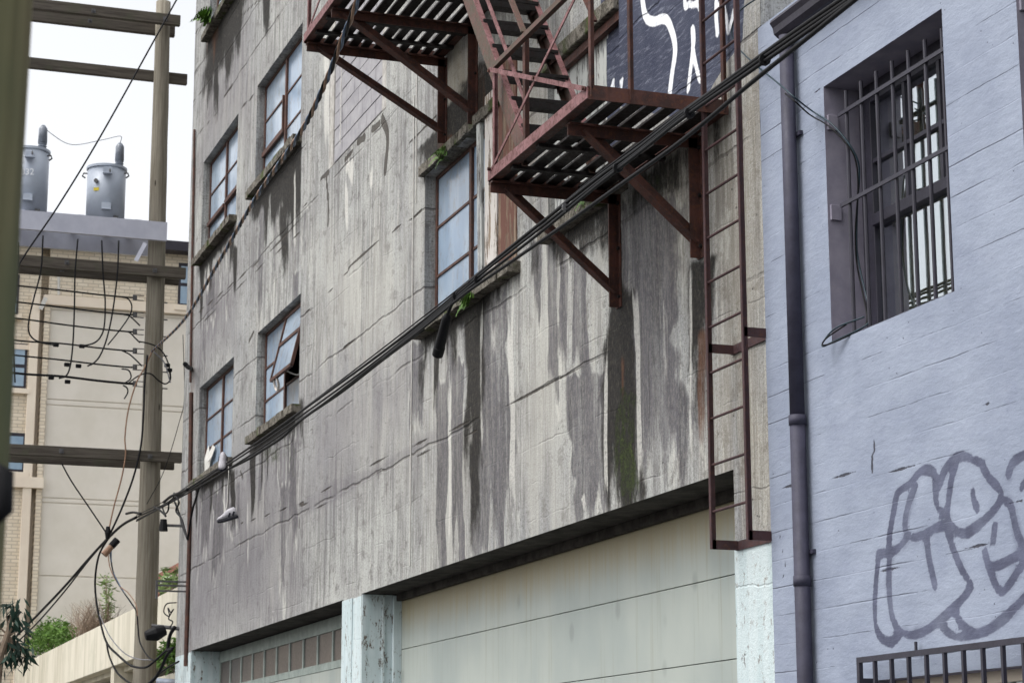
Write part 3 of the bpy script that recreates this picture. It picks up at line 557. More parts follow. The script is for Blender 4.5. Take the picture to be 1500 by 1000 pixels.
MB().hexa([tilt(x0, 0, .0), tilt(x1, 0), tilt(x1, 0, -.006), tilt(x0, 0, -.006), tilt(x0, H*.44, 0), tilt(x1, H*.44), tilt(x1, H*.44, -.006), tilt(x0, H*.44, -.006)]).build('pane', M_FROST, f3)
MB().box((x0, .115, zb-.03), (x1, .15, zb)).build('glazing_bar', M_SASH, f3)
vc = tilt((x0+x1)/2-.35, H)+Vector((0, .02, -.07)); MB().tube([vc+Vector((math.cos(t)*.09, -.02*math.sin(t), math.sin(t)*.09)) for t in [i*math.pi/6 for i in range(13)]], .018, 6).build('vent_pull_ring', M_PEELW, f3)
MB().tube(smooth_path([tilt(x0+.75, H), tilt(x0+.8, H)+Vector((0, .15, -.06)), Vector((x0+.95, .11, zb+.02))]), .01, 6).build('stay_arm', M_WHITE, f3)
# torn curtain in window 4
wv = MB(); bx, bz = W4[0]+.12, W4[2]+.06
pts = [(0, 0), (.28, .02), (.4, .18), (.62, .24), (.7, .36), (.52, .42), (.34, .34), (.25, .46), (.1, .4), (.02, .28)]
wv.v = [(bx+px_, .095+random.uniform(-.02, .01), bz+pz_) for px_, pz_ in pts]; wv.v.append((bx+.3, .07, bz+.2)); wv.f = [(i, (i+1) % 10, 10) for i in range(10)]
wv.build('torn_plastic_sheet', M_WHITE, f2b[2])
f5, z5_, mx5 = window(W5, mfrac=.45)
# boards nailed over the right of window 5
def board(xa, xb, z0, z1, mat, y=-.005, lean=0.0, name='board'):
    n = 6; mm = MB()
    for k in range(n):
        a0 = z0+(z1-z0)*k/n; a1 = z0+(z1-z0)*(k+1)/n; j = lambda: random.uniform(-.006, .006)
        l0 = lean*k/n; l1 = lean*(k+1)/n
        mm.hexa([(xa+l0, y, a0), (xb+l0, y, a0), (xb+l0, y+.03, a0), (xa+l0, y+.03, a0), (xa+l1, y, a1), (xb+l1, y, a1), (xb+l1, y+.03, a1), (xa+l1, y+.03, a1)])
    return mm.build(name, mat, CB)
board(-17.72, -17.6, 6.1, 7.66, M_PEELG, -.03, -.06, 'timber_post'); board(-17.56, -17.22, 6.1, 7.85, M_PEELW, -.02, 0); board(-17.2, -16.72, 6.1, 8.1, M_PEELR, -.012, 0)
# bricked-up window, each block a part
bw, bh = (WB[1]-WB[0]-.3)/6, .198; xb0 = WB[0]+.2
MB().box((WB[0], .04, WB[2]), (WB[1], .2, WB[3])).build('mortar_bed', M_MORTAR, CB)
MB().box((WB[0], -.004, WB[2]), (WB[0]+.19, .12, WB[3])).build('mortar_jamb', M_MORTAR, CB, .01); MB().box((WB[1]-.16, -.004, WB[2]), (WB[1], .12, WB[3])).build('mortar_jamb', M_MORTAR, CB, .01)
for r in range(12):
    x = xb0-(bw/2 if r % 2 else 0); z = WB[2]+.03+r*bh
    while x < WB[1]-.17:
        a, b = max(x, xb0), min(x+bw, WB[1]-.165)
        if b-a > .05: MB().box((a+.005, .006+random.uniform(0, .006), z+.005), (b-.005, .1, z+bh-.005)).build('block', M_BLOCK, CB, .004)
        x += bw
# boarded doorway behind the stair
a, b, c, e = WD
MB().box((a, .06, c), (-14.76, .09, e)).build('door_board', M_PEELG, CB)
MB().box((a-.05, -.05, e-.02), (b, .1, e+.11)).build('door_lintel', M_SILL, CB, .01)
MB().box((a, .0, e-.1), (b, .05, e-.03)).build('lintel_angle', M_IRON, CB)
dsx = axis(-14.75, b, .03, []); dsz = axis(c, e, .03, [])
grid_wall('painted_door_board', dsx, dsz, .055, [], M_CONC, CB, {'navy': lambda X, Z: np.ones_like(X), 'letter': lines(LET, soft=.035)})
# garage doors
a, b, c, e = G1
for i, (z0, z1) in enumerate(((3.096, 3.66), (2.515, 3.09), (1.93, 2.509), (1.35, 1.924), (.77, 1.344), (.0, .764))):
    MB().box((a+.03, .42, z0), (b-.03, .455, z1)).build('garage_door_panel', M_DOOR, CB, .003)
MB().box((a+.02, .36, 3.6), (b-.02, .44, 3.672)).build('door_header_shade', M_SOFF, CB)  # dark strip painted as the shadow along the door head
a, b, c, e = G2
dl = MB().box((a+.03, .42, 3.5), (b-.03, .455, 3.66)).build('garage_door_top_rail', M_DOORFR, CB)
MB().box((a+.03, .42, 3.05), (b-.03, .455, 3.14)).build('garage_door_rail', M_DOORFR, CB, .003)
nx_ = 12; x00 = -31.2
for i in range(nx_):
    x0 = x00+.737*i; x1 = x0+.737
    if x0 > b-.1: break
    MB().box((x0-.03, .425, 3.14), (x0+.035, .452, 3.5)).build('garage_door_muntin', M_DOORFR, CB, .003)
    MB().box((x0+.035, .443, 3.14), (min(x1-.03, b-.03), .45, 3.5)).build('garage_door_pane', M_DOORPANE, CB)
for z0, z1 in ((2.45, 3.044), (1.85, 2.444), (1.2, 1.844), (.6, 1.194), (0, .594)): MB().box((a+.03, .42, z0), (b-.03, .455, z1)).build('garage_door_panel', M_DOOR, CB, .003)
# rusty conduit and fittings at the far corner
MB().tube([F(285, 190, -.03), F(281, 420, -.03), F(279, 560, -.03)], .02, 8).build('rusty_conduit', M_SASH, CB)
MB().tube([F(280, 575, -.03), F(277, 800, -.03), F(272, 975, -.03)], .032, 8).build('rusty_conduit', M_SASH, CB)
MB().tube([F(280, 540, .0), F(276, 538, -.3), F(271, 533, -.42)], .035, 8).build('conduit_stub', M_CABLE, CB)
for y_ in (852, 858, 866):
    q = F(277, y_); MB().box((q.x-.015, -.5, q.z-.012), (q.x+.015, 0, q.z+.012)).box((q.x-.015, -.5, q.z-.12), (q.x+.015, -.47, q.z-.012)).build('insulator_prong', M_HARD, CB)
q = F(268, 770); MB().box((q.x-.02, -.35, q.z-.02), (q.x+.02, 0, q.z+.02)).build('wall_bracket', M_HARD, CB); MB().tube([q+Vector((0, -.3, -.09)), q+Vector((0, -.3, .09))], [.07, .05], 10).build('spool_insulator', M_CABLE, CB)
q = F(262, 922); MB().tube([q+Vector((0, 0, .02)), q+Vector((-.1, -.4, .06))], .03, 8).build('wall_bracket', M_HARD, CB); MB().tube([q+Vector((-.05, -.2, .0)), q+Vector((-.05, -.34, -.06)), q+Vector((-.05, -.5, -.1))], [.08, .12, .07], 10).build('junction_box', M_CABLE, CB, .01)
for xp, y0_, y1_ in ((604.5, 140, 828), (609, 60, 300), (499, 62, 215)):
    p0, p1 = F(xp+2, y0_, -.012), F(xp-3, y1_, -.012); p1.x = p0.x
    MB().tube([p0, p1], .006, 6).build('hanging_cord', M_WHITE, CB)

# ------------------------------------------------------------------ fire escape
FE = empty('fire_escape'); tag(FE, 'rusty red iron fire escape with two slatted platforms and a stair', 'fire escape')
def platform(xa, xb, w, z, beams, pitch=.128, slat=.1):
    f = MB()
    f.angle((xa, -w, z), (xb, -w, z), .075, .008, (0, 1, 0), (0, 0, 1)); f.angle((xa, -.02, z), (xb, -.02, z), .075, .008, (0, -1, 0), (0, 0, 1))
    for x in (xa, xb): f.box((x-.006, -w+.001, z-.015), (x+.006, -.02, z+.06))
    fr_ = f.build('platform_frame', M_IRON, FE)
    MB().box((xa, -w-.007, z-.005), (xb, -w-.001, z+.075)).build('edge_plate', M_PINK, fr_)
    for x in beams: MB().box((x-.03, -w+.03, z-.03), (x+.03, -.03, z-.004)).build('cross_beam', M_DECK, fr_)
    y = -w+.07; i = 0
    while y < -.06:
        s_ = slat*random.uniform(.85, 1.05); j = random.uniform(-.004, .004)
        MB().box((xa+.012, y, z+.012+j), (xb-.012, min(y+s_, -.03), z+.03+j)).build('slat', M_DECK, fr_); y += pitch; i += 1
    return fr_
PLZ = 6.085; pl = platform(-14.44, -12.38, 1.03, PLZ, (-14.0, -13.45))
PUZ = 8.66; pu = platform(-18.85, -15.95, 1.42, PUZ, (-18.5, -18.1, -17.3, -16.7), .122, .09)
def bracket(x, w, z, foot, width=.085, thick=False):
    b_ = MB(); b_.box((x-.05, -.012, foot), (x+.05, -.002, z-.02)); b_.box((x-.008, -.085, foot), (x+.008, -.012, z-.02))
    b_.box((x-.045, -w, z-.03), (x+.045, -.02, z-.017)).box((x-.008, -w, z-.1), (x+.008, -.02, z-.03))
    b_.angle((x-.04, -w+.1, z-.07), (x-.04, -.05, foot+.1), width, .01, (1, 0, 0), (0, .6, .8))
    return b_.build('bracket', M_IRON, FE)
bracket(-12.9, .98, PLZ, 5.2, .1); bracket(-14.4, 1.03, PLZ, 5.18, .085); bracket(-18.82, 1.4, PUZ, 7.78, .085); bracket(-17.87, 1.4, PUZ, 7.68, .1)
# posts and rails of the lower platform
rz = PLZ+.9
for (x, y, top) in ((-14.38, -1.02, rz), (-12.4, -1.02, rz+.05), (-12.4, -.74, rz), (-12.4, -.06, rz)):
    MB().angle((x, y, PLZ), (x, y, top), .04, .006, (1, 0, 0), (0, 1, 0)).build('rail_post', M_PINK if x < -14 else M_IRON, FE)
MB().angle((-14.38, -1.025, rz-.04), (-12.4, -1.025, rz-.04), .04, .006, (0, 1, 0), (0, 0, 1)).build('top_rail', M_STR, FE)
MB().angle((-12.395, -1.02, rz-.04), (-12.395, -.04, rz-.04), .04, .006, (-1, 0, 0), (0, 0, 1)).build('top_rail', M_IRON, FE)
MB().bar((-14.37, -1.035, PLZ+.06), (-12.4, -1.035, rz-.05), .008, .028).build('cross_brace', M_PINK, FE)
MB().bar((-14.37, -1.046, rz-.05), (-12.4, -1.046, PLZ+.06), .008, .034).build('cross_brace', M_PINK, FE)
MB().bar((-12.38, -1.0, PLZ+.04), (-12.38, -.02, PLZ+.04), .008, .09).build('toe_plate', M_IRON, FE)
# upper platform rail at its far end
MB().angle((-18.83, -1.4, PUZ), (-18.83, -1.4, PUZ+.95), .04, .006, (1, 0, 0), (0, 1, 0)).build('rail_post', M_PINK, FE)
MB().bar((-18.82, -1.405, PUZ+.06), (-16.4, -1.405, PUZ+.9), .008, .03).build('cross_brace', M_PINK, FE)
MB().angle((-18.83, -1.405, PUZ+.9), (-16.0, -1.405, PUZ+.9), .04, .006, (0, 1, 0), (0, 0, 1)).build('top_rail', M_PINK, FE)
# stair
sx0, sz0, sx1, sz1 = -13.86, PLZ+.02, -15.86, PUZ-.02
def st(t, y): return Vector((sx0+(sx1-sx0)*t, y, sz0+(sz1-sz0)*t))
sdv = (st(1, 0)-st(0, 0)).normalized(); perp = Vector((-sdv.z, 0, sdv.x))
if perp.z < 0: perp = -perp
for y, yn, mat in ((-.95, 1, M_STR), (-.38, -1, M_STR)):
    a_, b_ = st(0, y), st(1.03, y); MB().angle(a_-perp*.075, b_-perp*.075, .15, .008, perp, (0, yn*.3, 0)).build('stringer', mat, FE)
    MB().bar(a_+perp*.078+Vector((0, yn*.022, 0)), b_+perp*.078+Vector((0, yn*.022, 0)), .045, .006, perp).build('stringer_flange', M_PINK, FE)
nt = 9
for i in range(1, nt):
    q = st(i/nt, 0); sg_ = random.uniform(.006, .014); MB().hexa([(q.x-.12, -.935, q.z-.012), (q.x+.12, -.935, q.z-.012), (q.x+.12, -.395, q.z-.012+sg_), (q.x-.12, -.395, q.z-.012), (q.x-.12, -.935, q.z+.012), (q.x+.12, -.935, q.z+.012), (q.x+.12, -.395, q.z+.012+sg_), (q.x-.12, -.395, q.z+.012)]).box((q.x+.112, -.93, q.z-.06), (q.x+.119, -.4, q.z-.013)).build('tread', M_DECK, FE)
    MB().bar((q.x-.11, -.405, q.z-.035), (q.x+.11, -.405, q.z-.035), .006, .035).build('tread_cleat', M_IRON, FE)
MB().angle((-13.86, -.965, PLZ+.02), (-13.86, -.965, PLZ+.97), .05, .007, (1, 0, 0), (0, 1, 0)).build('newel_post', M_IRON, FE)
MB().bar((-13.84, -.96, PLZ+.97), tuple(st(1, -.96)+Vector((0, 0, .95))), .045, .012).build('handrail', M_STR, FE)
MB().bar((-13.84, -.958, PLZ+.46), tuple(st(1, -.958)+Vector((0, 0, .45))), .012, .035).build('handrail', M_PINK, FE)
MB().bar((-13.9, -.375, PLZ+1.15), tuple(st(1, -.375)+Vector((0, 0, .95))), .03, .02).build('handrail', M_IRON, FE)

for x, foot, top in ((-12.9, 5.2, PLZ), (-14.4, 5.18, PLZ), (-18.82, 7.78, PUZ), (-17.87, 7.68, PUZ)):
    for z in (foot+.08, (foot+top)/2, top-.1):
        MB().tube([(x+.03, -.012, z), (x+.03, -.03, z)], .014, 6).build('bolt', M_DECK, FE)
for x, y, z in ((-14.37, -1.05, PLZ+.07), (-12.42, -1.05, PLZ+.07), (-14.37, -1.05, rz-.06), (-13.38, -1.05, PLZ+.46)):
    MB().tube([(x, y+.01, z), (x, y-.012, z)], .014, 6).build('bolt', M_IRON, FE)

# ------------------------------------------------------------------ wall ladder
LD = empty('wall_ladder'); tag(LD, 'brown iron ladder fixed to the concrete wall beside the downpipe', 'ladder')
for x in (-12.41, -11.87): MB().box((x-.006, -.205, 3.14), (x+.006, -.165, 8.4)).box((x+.006, -.205, 3.14), (x+.022, -.197, 8.4)).build('rail', M_LADDER, LD)
z = 3.38
while z < 8.2: MB().tube([(-12.41, -.185, z), (-11.87, -.185, z)], .0095, 8).build('rung', M_LADDER, LD); z += .3035
for z in (4.46, 3.17, 7.4):
    for x in (-12.41, -11.87): MB().box((x-.006, -.19, z-.03), (x+.006, 0, z+.03)).build('standoff', M_LADDER, LD)
    MB().box((-12.44, -.012, z-.03), (-11.6 if z < 5 else -11.9, -.004, z+.03)).build('wall_strap', M_LADDER, LD)

# ------------------------------------------------------------------ grey building
GB = empty('grey_building'); tag(GB, 'blue grey painted board formed concrete building with barred windows and graffiti', 'building')
GX0, GX1, GY = -11.87, -4.0, -.035
V1 = (-10.99, -9.595, 4.22, 5.815); V2 = (-8.87, -7.47, 4.22, 5.815); V3 = (-10.62, -8.9, .95, 2.22)
GO = [V1, V2, V3]
gxs = axis(GX0, GX1, .03, [c for o in GO for c in o[:2]]); gzs = axis(0, 6.35, .03, [c for o in GO for c in o[2:]])
def gz(x, y): return (1240+x*260/812, 640+y*320/1000)
TAGPX = [[(205, 940), (165, 920), (140, 880), (130, 800), (135, 680), (145, 560), (150, 535), (200, 528), (240, 505), (275, 465)], [(195, 510), (200, 430), (215, 340), (235, 255), (290, 215), (330, 165), (360, 150), (400, 165), (405, 230), (410, 300), (430, 340), (460, 350)],
         [(315, 225), (285, 300), (268, 380), (275, 430), (310, 460), (370, 435), (420, 410), (460, 400)], [(425, 220), (450, 150), (500, 95), (540, 88), (590, 108), (625, 120)], [(620, 130), (655, 190), (700, 240), (705, 285), (660, 350), (600, 405), (540, 440), (490, 420), (462, 370), (465, 290), (480, 190), (500, 120)],
         [(575, 250), (580, 290), (597, 325)], [(705, 280), (750, 310), (765, 370), (785, 450), (812, 495)], [(680, 405), (670, 475)], [(632, 525), (645, 570), (680, 590), (740, 565), (812, 525)], [(650, 590), (680, 670), (708, 708), (740, 680), (780, 620), (812, 570)], [(365, 460), (378, 560), (405, 680)],
         [(460, 430), (490, 520), (530, 610), (570, 675), (560, 700), (500, 770), (430, 835), (360, 885), (300, 905), (245, 885), (210, 820), (198, 720), (195, 600), (200, 540)], [(425, 840), (450, 880), (500, 910), (560, 905), (640, 885), (720, 830), (780, 770), (830, 720), (900, 640)], [(495, 800), (530, 860), (580, 890)], [(205, 940), (245, 900)], [(742, 170), (760, 120), (800, 90), (860, 60), (920, 90)], [(800, 230), (830, 200), (870, 240)], [(640, 540), (635, 525)]]
TAG = [([gz(*p) for p in pl], .056) for pl in TAGPX]
TAGF = lambda x, y: F(x, y, GY)
gcr = lines([([(1279, 645), (1280, 660), (1277, 672), (1278, 690)], .02), ([(1182, 860), (1280, 840), (1350, 820), (1420, 803), (1500, 780)], .010), ([(1270, 705), (1340, 680), (1430, 652), (1500, 630)], .010), ([(1140, 715), (1215, 700), (1265, 690)], .012), ([(1300, 728), (1375, 705)], .008), ([(1435, 598), (1450, 590)], .012), ([(1390, 762), (1500, 733)], .008), ([(1440, 540), (1500, 520)], .008), ([(1140, 770), (1145, 800), (1150, 830), (1140, 870)], .01), ([(1190, 140), (1225, 110), (1260, 90)], .008), ([(1300, 540), (1345, 525)], .006)], soft=.012, to=TAGF)
grid_wall('wall', gxs, gzs, GY, GO, M_GREY, GB, {'tag': lines(TAG, soft=.05, to=TAGF, vary=True), 'crack': gcr}, lambda X, Z: cdisp(X*1.6, Z*2.2)*.6)
for o in GO: reveals(o, .34, GB, M_REVEAL, 'window_reveal', GY)
MB().box((GX0+.02, .62, 0), (GX1, 9, 6.3)).build('building_core', M_BODY, GB)
MB().quad((GX0, GY, 0), (GX0, 9, 0), (GX0, 9, 6.35), (GX0, GY, 6.35)).build('end_wall', M_GREY, GB)
MB().box((GX0, GY, 6.35), (GX1, 9, 6.5)).build('roof_edge', M_GREY, GB)
def grey_window(o):
    a, b, c, e = o; y = .20; fr_ = MB()
    fr_.box((a, y, c), (a+.14, y+.06, e)).box((b-.07, y, c), (b, y+.06, e)).box((a+.14, y, e-.12), (b-.07, y+.06, e)).box((a+.14, y, c), (b-.07, y+.06, c+.05))
    zm = c+(e-c)*.46; fr_.box((a+.14, y-.02, zm-.035), (b-.07, y+.055, zm+.035))
    w = fr_.build('window', M_DARKMETAL, GB, .004); xm = (a+.14+b-.07)/2
    for x in (a+.14+(b-a-.21)/3, a+.14+(b-a-.21)*2/3): MB().box((x-.016, y+.003, zm+.035), (x+.016, y+.05, e-.12)).build('muntin', M_DARKMETAL, w)
    MB().box((a+.14, y+.005, zm+.36), (b-.07, y+.045, zm+.385)).build('muntin', M_DARKMETAL, w)
    MB().box((a+.14, y+.03, zm+.035), (b-.07, y+.034, e-.12)).build('pane', M_GLASS, w); MB().box((a+.14, y+.03, c+.05), (b-.07, y+.034, zm-.035)).build('pane', M_GLASS, w)
    cm = MB(); n = 40; i0 = len(cm.v)
    for k in range(n+1):
        x = a+.16+(b-a-.25)*k/n; yy = .31+.025*math.sin(k*1.3)+.01*math.sin(k*2.9); cm.v += [(x, yy, c+.04), (x, yy, e-.05)]
    cm.f = [(2*k, 2*k+2, 2*k+3, 2*k+1) for k in range(n)]; cm.build('curtain', M_CURTAIN, w, 0, True)
    return w
def grille(o, y=.03):
    a, b, c, e = o; g_ = MB(); zz = [c+.012, c+(e-c)*.52, e-.2]
    gr = MB().box((b-.02, y-.02, c), (b-.002, y-.004, e-.15)).build('window_grille', M_DARKMETAL, GB)
    for z in zz: MB().box((a+.07 if z > c+.1 else a+.1, y-.018, z-.012), (b-.021, y-.006, z+.012)).build('grille_cross_bar', M_DARKMETAL, gr)
    for k in range(7):
        x = a+.16+k*(b-a-.2)/6.4; MB().tube([(x, y, c-.0), (x, y, e-.07)], .0125, 8).build('grille_bar', M_DARKMETAL, gr)
    for z in zz[1:]: MB().box((a, y-.05, z-.075), (a+.02, y+.02, z+.02)).build('grille_plate', M_REVEAL, gr, .003)
    return gr
for o in (V1, V2): grey_window(o); grille(o)
# low window with a cage in front of the wall
a, b, c, e = V3
lw = MB().box((a, .1, c), (a+.06, .16, e)).box((b-.06, .1, c), (b, .16, e)).box((a+.06, .1, e-.06), (b-.06, .16, e)).build('window', M_CREAM, GB)
MB().box((a+.06, .13, c), (b-.06, .134, e-.06)).build('pane', M_GLASS, lw)
for k in range(30): MB().hexa([(a+.08, .2, c+.04*k), (b-.08, .2, c+.04*k), (b-.08, .225, c+.04*k+.02), (a+.08, .225, c+.04*k+.02), (a+.08, .203, c+.04*k), (b-.08, .203, c+.04*k), (b-.08, .228, c+.04*k+.02), (a+.08, .228, c+.04*k+.02)]).build('blind_slat', M_CREAM, lw)
cg = MB(); gx0 = F(1257, 962, -.13).x; gx1, gt = -8.5, 2.345; yy = -.13
cg.box((gx0, yy-.012, gt-.03), (gx1, yy+.012, gt)).box((gx0, yy-.012, .9), (gx0+.03, yy+.012, gt-.03)).box((gx0+.03, yy-.012, .9), (gx1, yy+.012, .93)).box((gx0+.03, yy-.01, 2.02), (gx1, yy+.01, 2.04))
cgo = cg.build('window_cage', M_DARKMETAL, GB)
x = gx0+.19
while x < gx1: MB().box((x-.01, yy-.01, .93), (x+.01, yy+.01, gt-.03)).build('cage_bar', M_DARKMETAL, cgo); x += .185
for x in (-10.1, -9.0): MB().box((x-.008, yy+.06, gt), (x+.008, yy+.07, gt+.055)).build('cage_tab', M_DARKMETAL, cgo)
for z in (2.2, 1.0): MB().box((gx0, yy+.012, z), (gx0+.03, GY, z+.03)).build('cage_standoff', M_DARKMETAL, cgo)
# gutter and downpipe
gm = MB(); prof = [(y, z+.09) for y, z in [(-.037, 6.19), (-.037, 6.30), (-.15, 6.30), (-.158, 6.28), (-.138, 6.25), (-.13, 6.21), (-.1, 6.185)]]
n = len(prof); gm.v = [(-11.45, y, z) for y, z in prof]+[(GX1, y, z) for y, z in prof]
gm.f = [(i, (i+1) % n, (i+1) % n+n, i+n) for i in range(n)]+[tuple(range(n))[::-1], tuple(range(n, 2*n))]
gm.build('gutter', M_GUTTER, GB)
dpx = -11.35; dp = MB().tube([(dpx, -.095, 6.26), (dpx, -.095, 3.78)], .046, 20).build('downpipe', M_PIPE, GB, 0, True)
MB().tube([(dpx, -.095, 3.8), (dpx, -.095, .1)], .0485, 20).build('pipe_section', M_PIPE, dp, 0, True)
for z in (3.8, 2.83): MB().tube([(dpx, -.095, z-.02), (dpx, -.095, z+.04)], .054, 20).build('pipe_collar', M_PIPE, dp, 0, True)
for z in (5.6, 3.0): MB().box((dpx-.07, -.06, z), (dpx+.075, GY-.002, z+.025)).build('pipe_clip', M_PIPE, dp)

# ------------------------------------------------------------------ utility poles
UP = empty('utility_pole'); tag(UP, 'tall weathered wooden utility pole carrying crossarms past the concrete corner', 'utility pole')
PX = -34.0
def polemesh(base, topz, r0, r1, mat, parent, name='pole', lean=(0, 0)):
    pts = []; rr = []
    for k in range(25):
        t = k/24; pts.append((base[0]+lean[0]*t+random.uniform(-.004, .004), base[1]+lean[1]*t+random.uniform(-.004, .004), topz*t)); rr.append((r0+(r1-r0)*t)*random.uniform(.985, 1.015))
    return MB().tube(pts, rr, 20).build(name, mat, parent, 0, True)
polemesh((PX, -.19), 14.75, .205, .122, M_POLE, UP, 'pole', (0, -.1))
def arm(pxr, ytop, h, x, left=-5.2, parent=UP, mat=M_ARM, name='crossarm', depth=.1):
    q = FX(pxr, ytop, x); q2 = FX(pxr, ytop+h, x); return MB().box((x-depth/2, left, q2.z), (x+depth/2, q.y, q.z)).build(name, mat, parent, .008)
FR, BK = PX+.24, PX-.24
arm(264, 24, 15, FR); arm(256, 40, 15, BK); arm(274, 110, 15, BK); arm(272, 393, 16, FR); arm(262, 403, 15, BK); arm(266, 663, 15, FR); arm(255, 674, 14, BK)
for (bx_, by_, x) in ((137, 16, FR), (242, 28, FR), (98, 384, FR), (227, 396, FR), (90, 660, FR), (220, 668, FR), (132, 31, BK+.1), (91, 395, BK+.1)):
    q = FX(bx_, by_, x+.06); MB().box((x+.05, q.y-.035, q.z-.035), (x+.062, q.y+.035, q.z+.035)).tube([(x+.05, q.y, q.z), (x+.09, q.y, q.z)], .014, 6).build('bolt', M_HARD, UP)
# second pole of the frame carries the far ends of the arms
U2 = empty('utility_pole'); tag(U2, 'wooden utility pole carrying the other ends of the crossarms over the alley', 'utility pole'); polemesh((PX, -4.9), 14.75, .2, .165, M_POLE, U2)
# steel transformer platform
TP = empty('transformer_platform'); tag(TP, 'pale galvanised steel beams bolted across the pole below the transformers', 'platform')
for x in (FR+.06, BK-.55):
    q, q2 = FX(245, 326, x), FX(245, 353, x)
    if x < PX: q.z = FX(245, 326, FR+.06).z; q2.z = FX(245, 353, FR+.06).z; q.y = FX(245, 326, FR+.06).y
    MB().box((x-.012, -5.2, q2.z), (x+.012, q.y, q.z)).box((x-.05, -5.2, q.z-.014), (x-.012, q.y, q.z-.001)).box((x-.05, -5.2, q2.z), (x-.012, q.y, q2.z+.012)).build('beam', M_STEEL, TP)
bz_ = FX(245, 326, FR+.06).z
for yk in (-.62, -1.02, -1.55, -2.05, -2.5, -3.2): MB().box((BK-.538, yk-.05, bz_), (FR+.048, yk+.05, bz_+.012)).build('cross_plate', M_STEEL, TP)
MB().bar(FX(213, 356, FR+.1), FX(199, 382, FR+.05), .012, .07).build('brace_plate', M_STEEL, TP)
# transformers
def transformer(pxc, ptop, pbot, label, num):
    c = FX(pxc, pbot, PX-.1); t_ = FX(pxc, ptop, PX-.1); base = bz_+.013; r = .315; h = t_.z-c.z; x, y = PX-.1, c.y
    T = empty('transformer'); tag(T, label, 'transformer', 'pole transformers')
    b = MB().tube([(x, y, base), (x, y, base+h)], r, 36).build('tank', M_TANK, T); b.data.polygons.foreach_set('use_smooth', [True]*(len(b.data.polygons)-2)+[False]*2)
    MB().tube([(x, y, base+h-.035), (x, y, base+h+.005)], r+.018, 36).build('lid_rim', M_TANK, T); MB().tube([(x, y, base+h), (x, y, base+h+.03), (x, y, base+h+.05)], [r, r*.8, .02], 36).build('lid', M_TANK, T)
    v = Vector((.93, -.35, 0)).normalized()         # towards the camera
    s_ = Vector((-v.y, v.x, 0))
    bp = Vector((x, y, base+h))+s_*.22+v*.08
    MB().tube([bp+Vector((0, 0, k*.02)) for k in range(7)], [.055, .075, .055, .075, .055, .075, .05], 14).build('bushing', M_PORC, T)
    MB().tube([bp+Vector((0, 0, .12)), bp+Vector((0, 0, .36)), bp+Vector((0, 0, .42))], [.075, .07, .03], 14).build('bushing_cover', M_PORC, T, 0, True)
    for ang in (-75, 78, 20):
        d = (v*math.cos(math.radians(ang))+s_*math.sin(math.radians(ang))); p = Vector((x, y, base+h-.1))+d*(r+.0)
        MB().tube([p, p+d*.06, p+d*.08+Vector((0, 0, -.05)), p+d*.03+Vector((0, 0, -.08))], .014, 6).build('lid_clamp', M_HARD, T)
    for zz in (base+h*.86, base+h*.2):
        d = (v*math.cos(.25)+s_*math.sin(.25)); p = Vector((x, y, zz))+d*r
        MB().bar(p-s_*.0+d*.0, p+d*.07, .15, .11).bar(p+d*.06-Vector((0, 0, .06)), p+d*.12-Vector((0, 0, .06)), .16, .012).build('hanger_lug', M_TANK, T, .004)
    p = Vector((x, y, base+h*.53))+v*(r+.003)-s_*.1; MB().bar(p-s_*.04-Vector((0, 0, 0))+v*.012*-1, p+s_*.05-v*.004, .004, .055).build('sticker', M_YEL, T)
    p = Vector((x, y, base+h*.68))+v*(r-.01)-s_*.1; MB().tube([p, p+v*.035], .035, 12).build('gauge', M_HARD, T)
    for k in (-.22, .22):
        p = Vector((x, y, base))+s_*k+v*.22; MB().box(p-Vector((.04, .04, 0)), p+Vector((.04, .04, .05))).build('foot', M_HARD, T)
    if num:
        tc = bpy.data.curves.new('number', 'FONT'); tc.body = num; tc.size = .15; tc.align_x = 'CENTER'; tc.extrude = .001
        to = bpy.data.objects.new('number_tmp', tc); me = bpy.data.meshes.new_from_object(to); bpy.data.objects.remove(to)
        no = bpy.data.objects.new('number_marking', me); me.materials.append(M_WTXT); col.objects.link(no); no.parent = T
        Rm = Matrix((s_, Vector((0, 0, 1)), v)).transposed().to_4x4(); Rm.translation = Vector((x, y, base+h*.55))+v*(r+.012)+s_*.02; no.matrix_world = Rm
    return bp+Vector((0, 0, .42))
tb1 = transformer(40, 212, 307, 'grey pole transformer with white painted number on its tank', '1832')
tb2 = transformer(154, 236, 315, 'grey pole transformer with yellow sticker and round gauge', None)
# near pole, out of focus at the edge of the frame
NP = empty('utility_pole'); tag(NP, 'greenish wooden utility pole close to the lens and out of focus', 'utility pole')
dirn = ray(24, 400).normalized(); npos = CAM+dirn*3.3; side = Vector((rt.x, rt.y, 0)).normalized(); ctr = npos-side*.165
pnt = []; rr = []
for k in range(30):
    z = 9*k/29; pnt.append((ctr.x, ctr.y, z)); rr.append(.165*random.uniform(.985, 1.015)-.002*z+.004)
MB().tube(pnt, rr, 24).build('pole', M_POLE_N, NP, 0, True)
q = CAM+ray(4, 725).normalized()*3.12; MB().tube([q+Vector((0, 0, .05))-side*.025, q+Vector((0, 0, .03)), q-Vector((0, 0, .02)), q-Vector((0, 0, .05))-side*.02], [.006, .015, .016, .006], 10).build('cable_guard', M_CABLE, NP, 0, True)

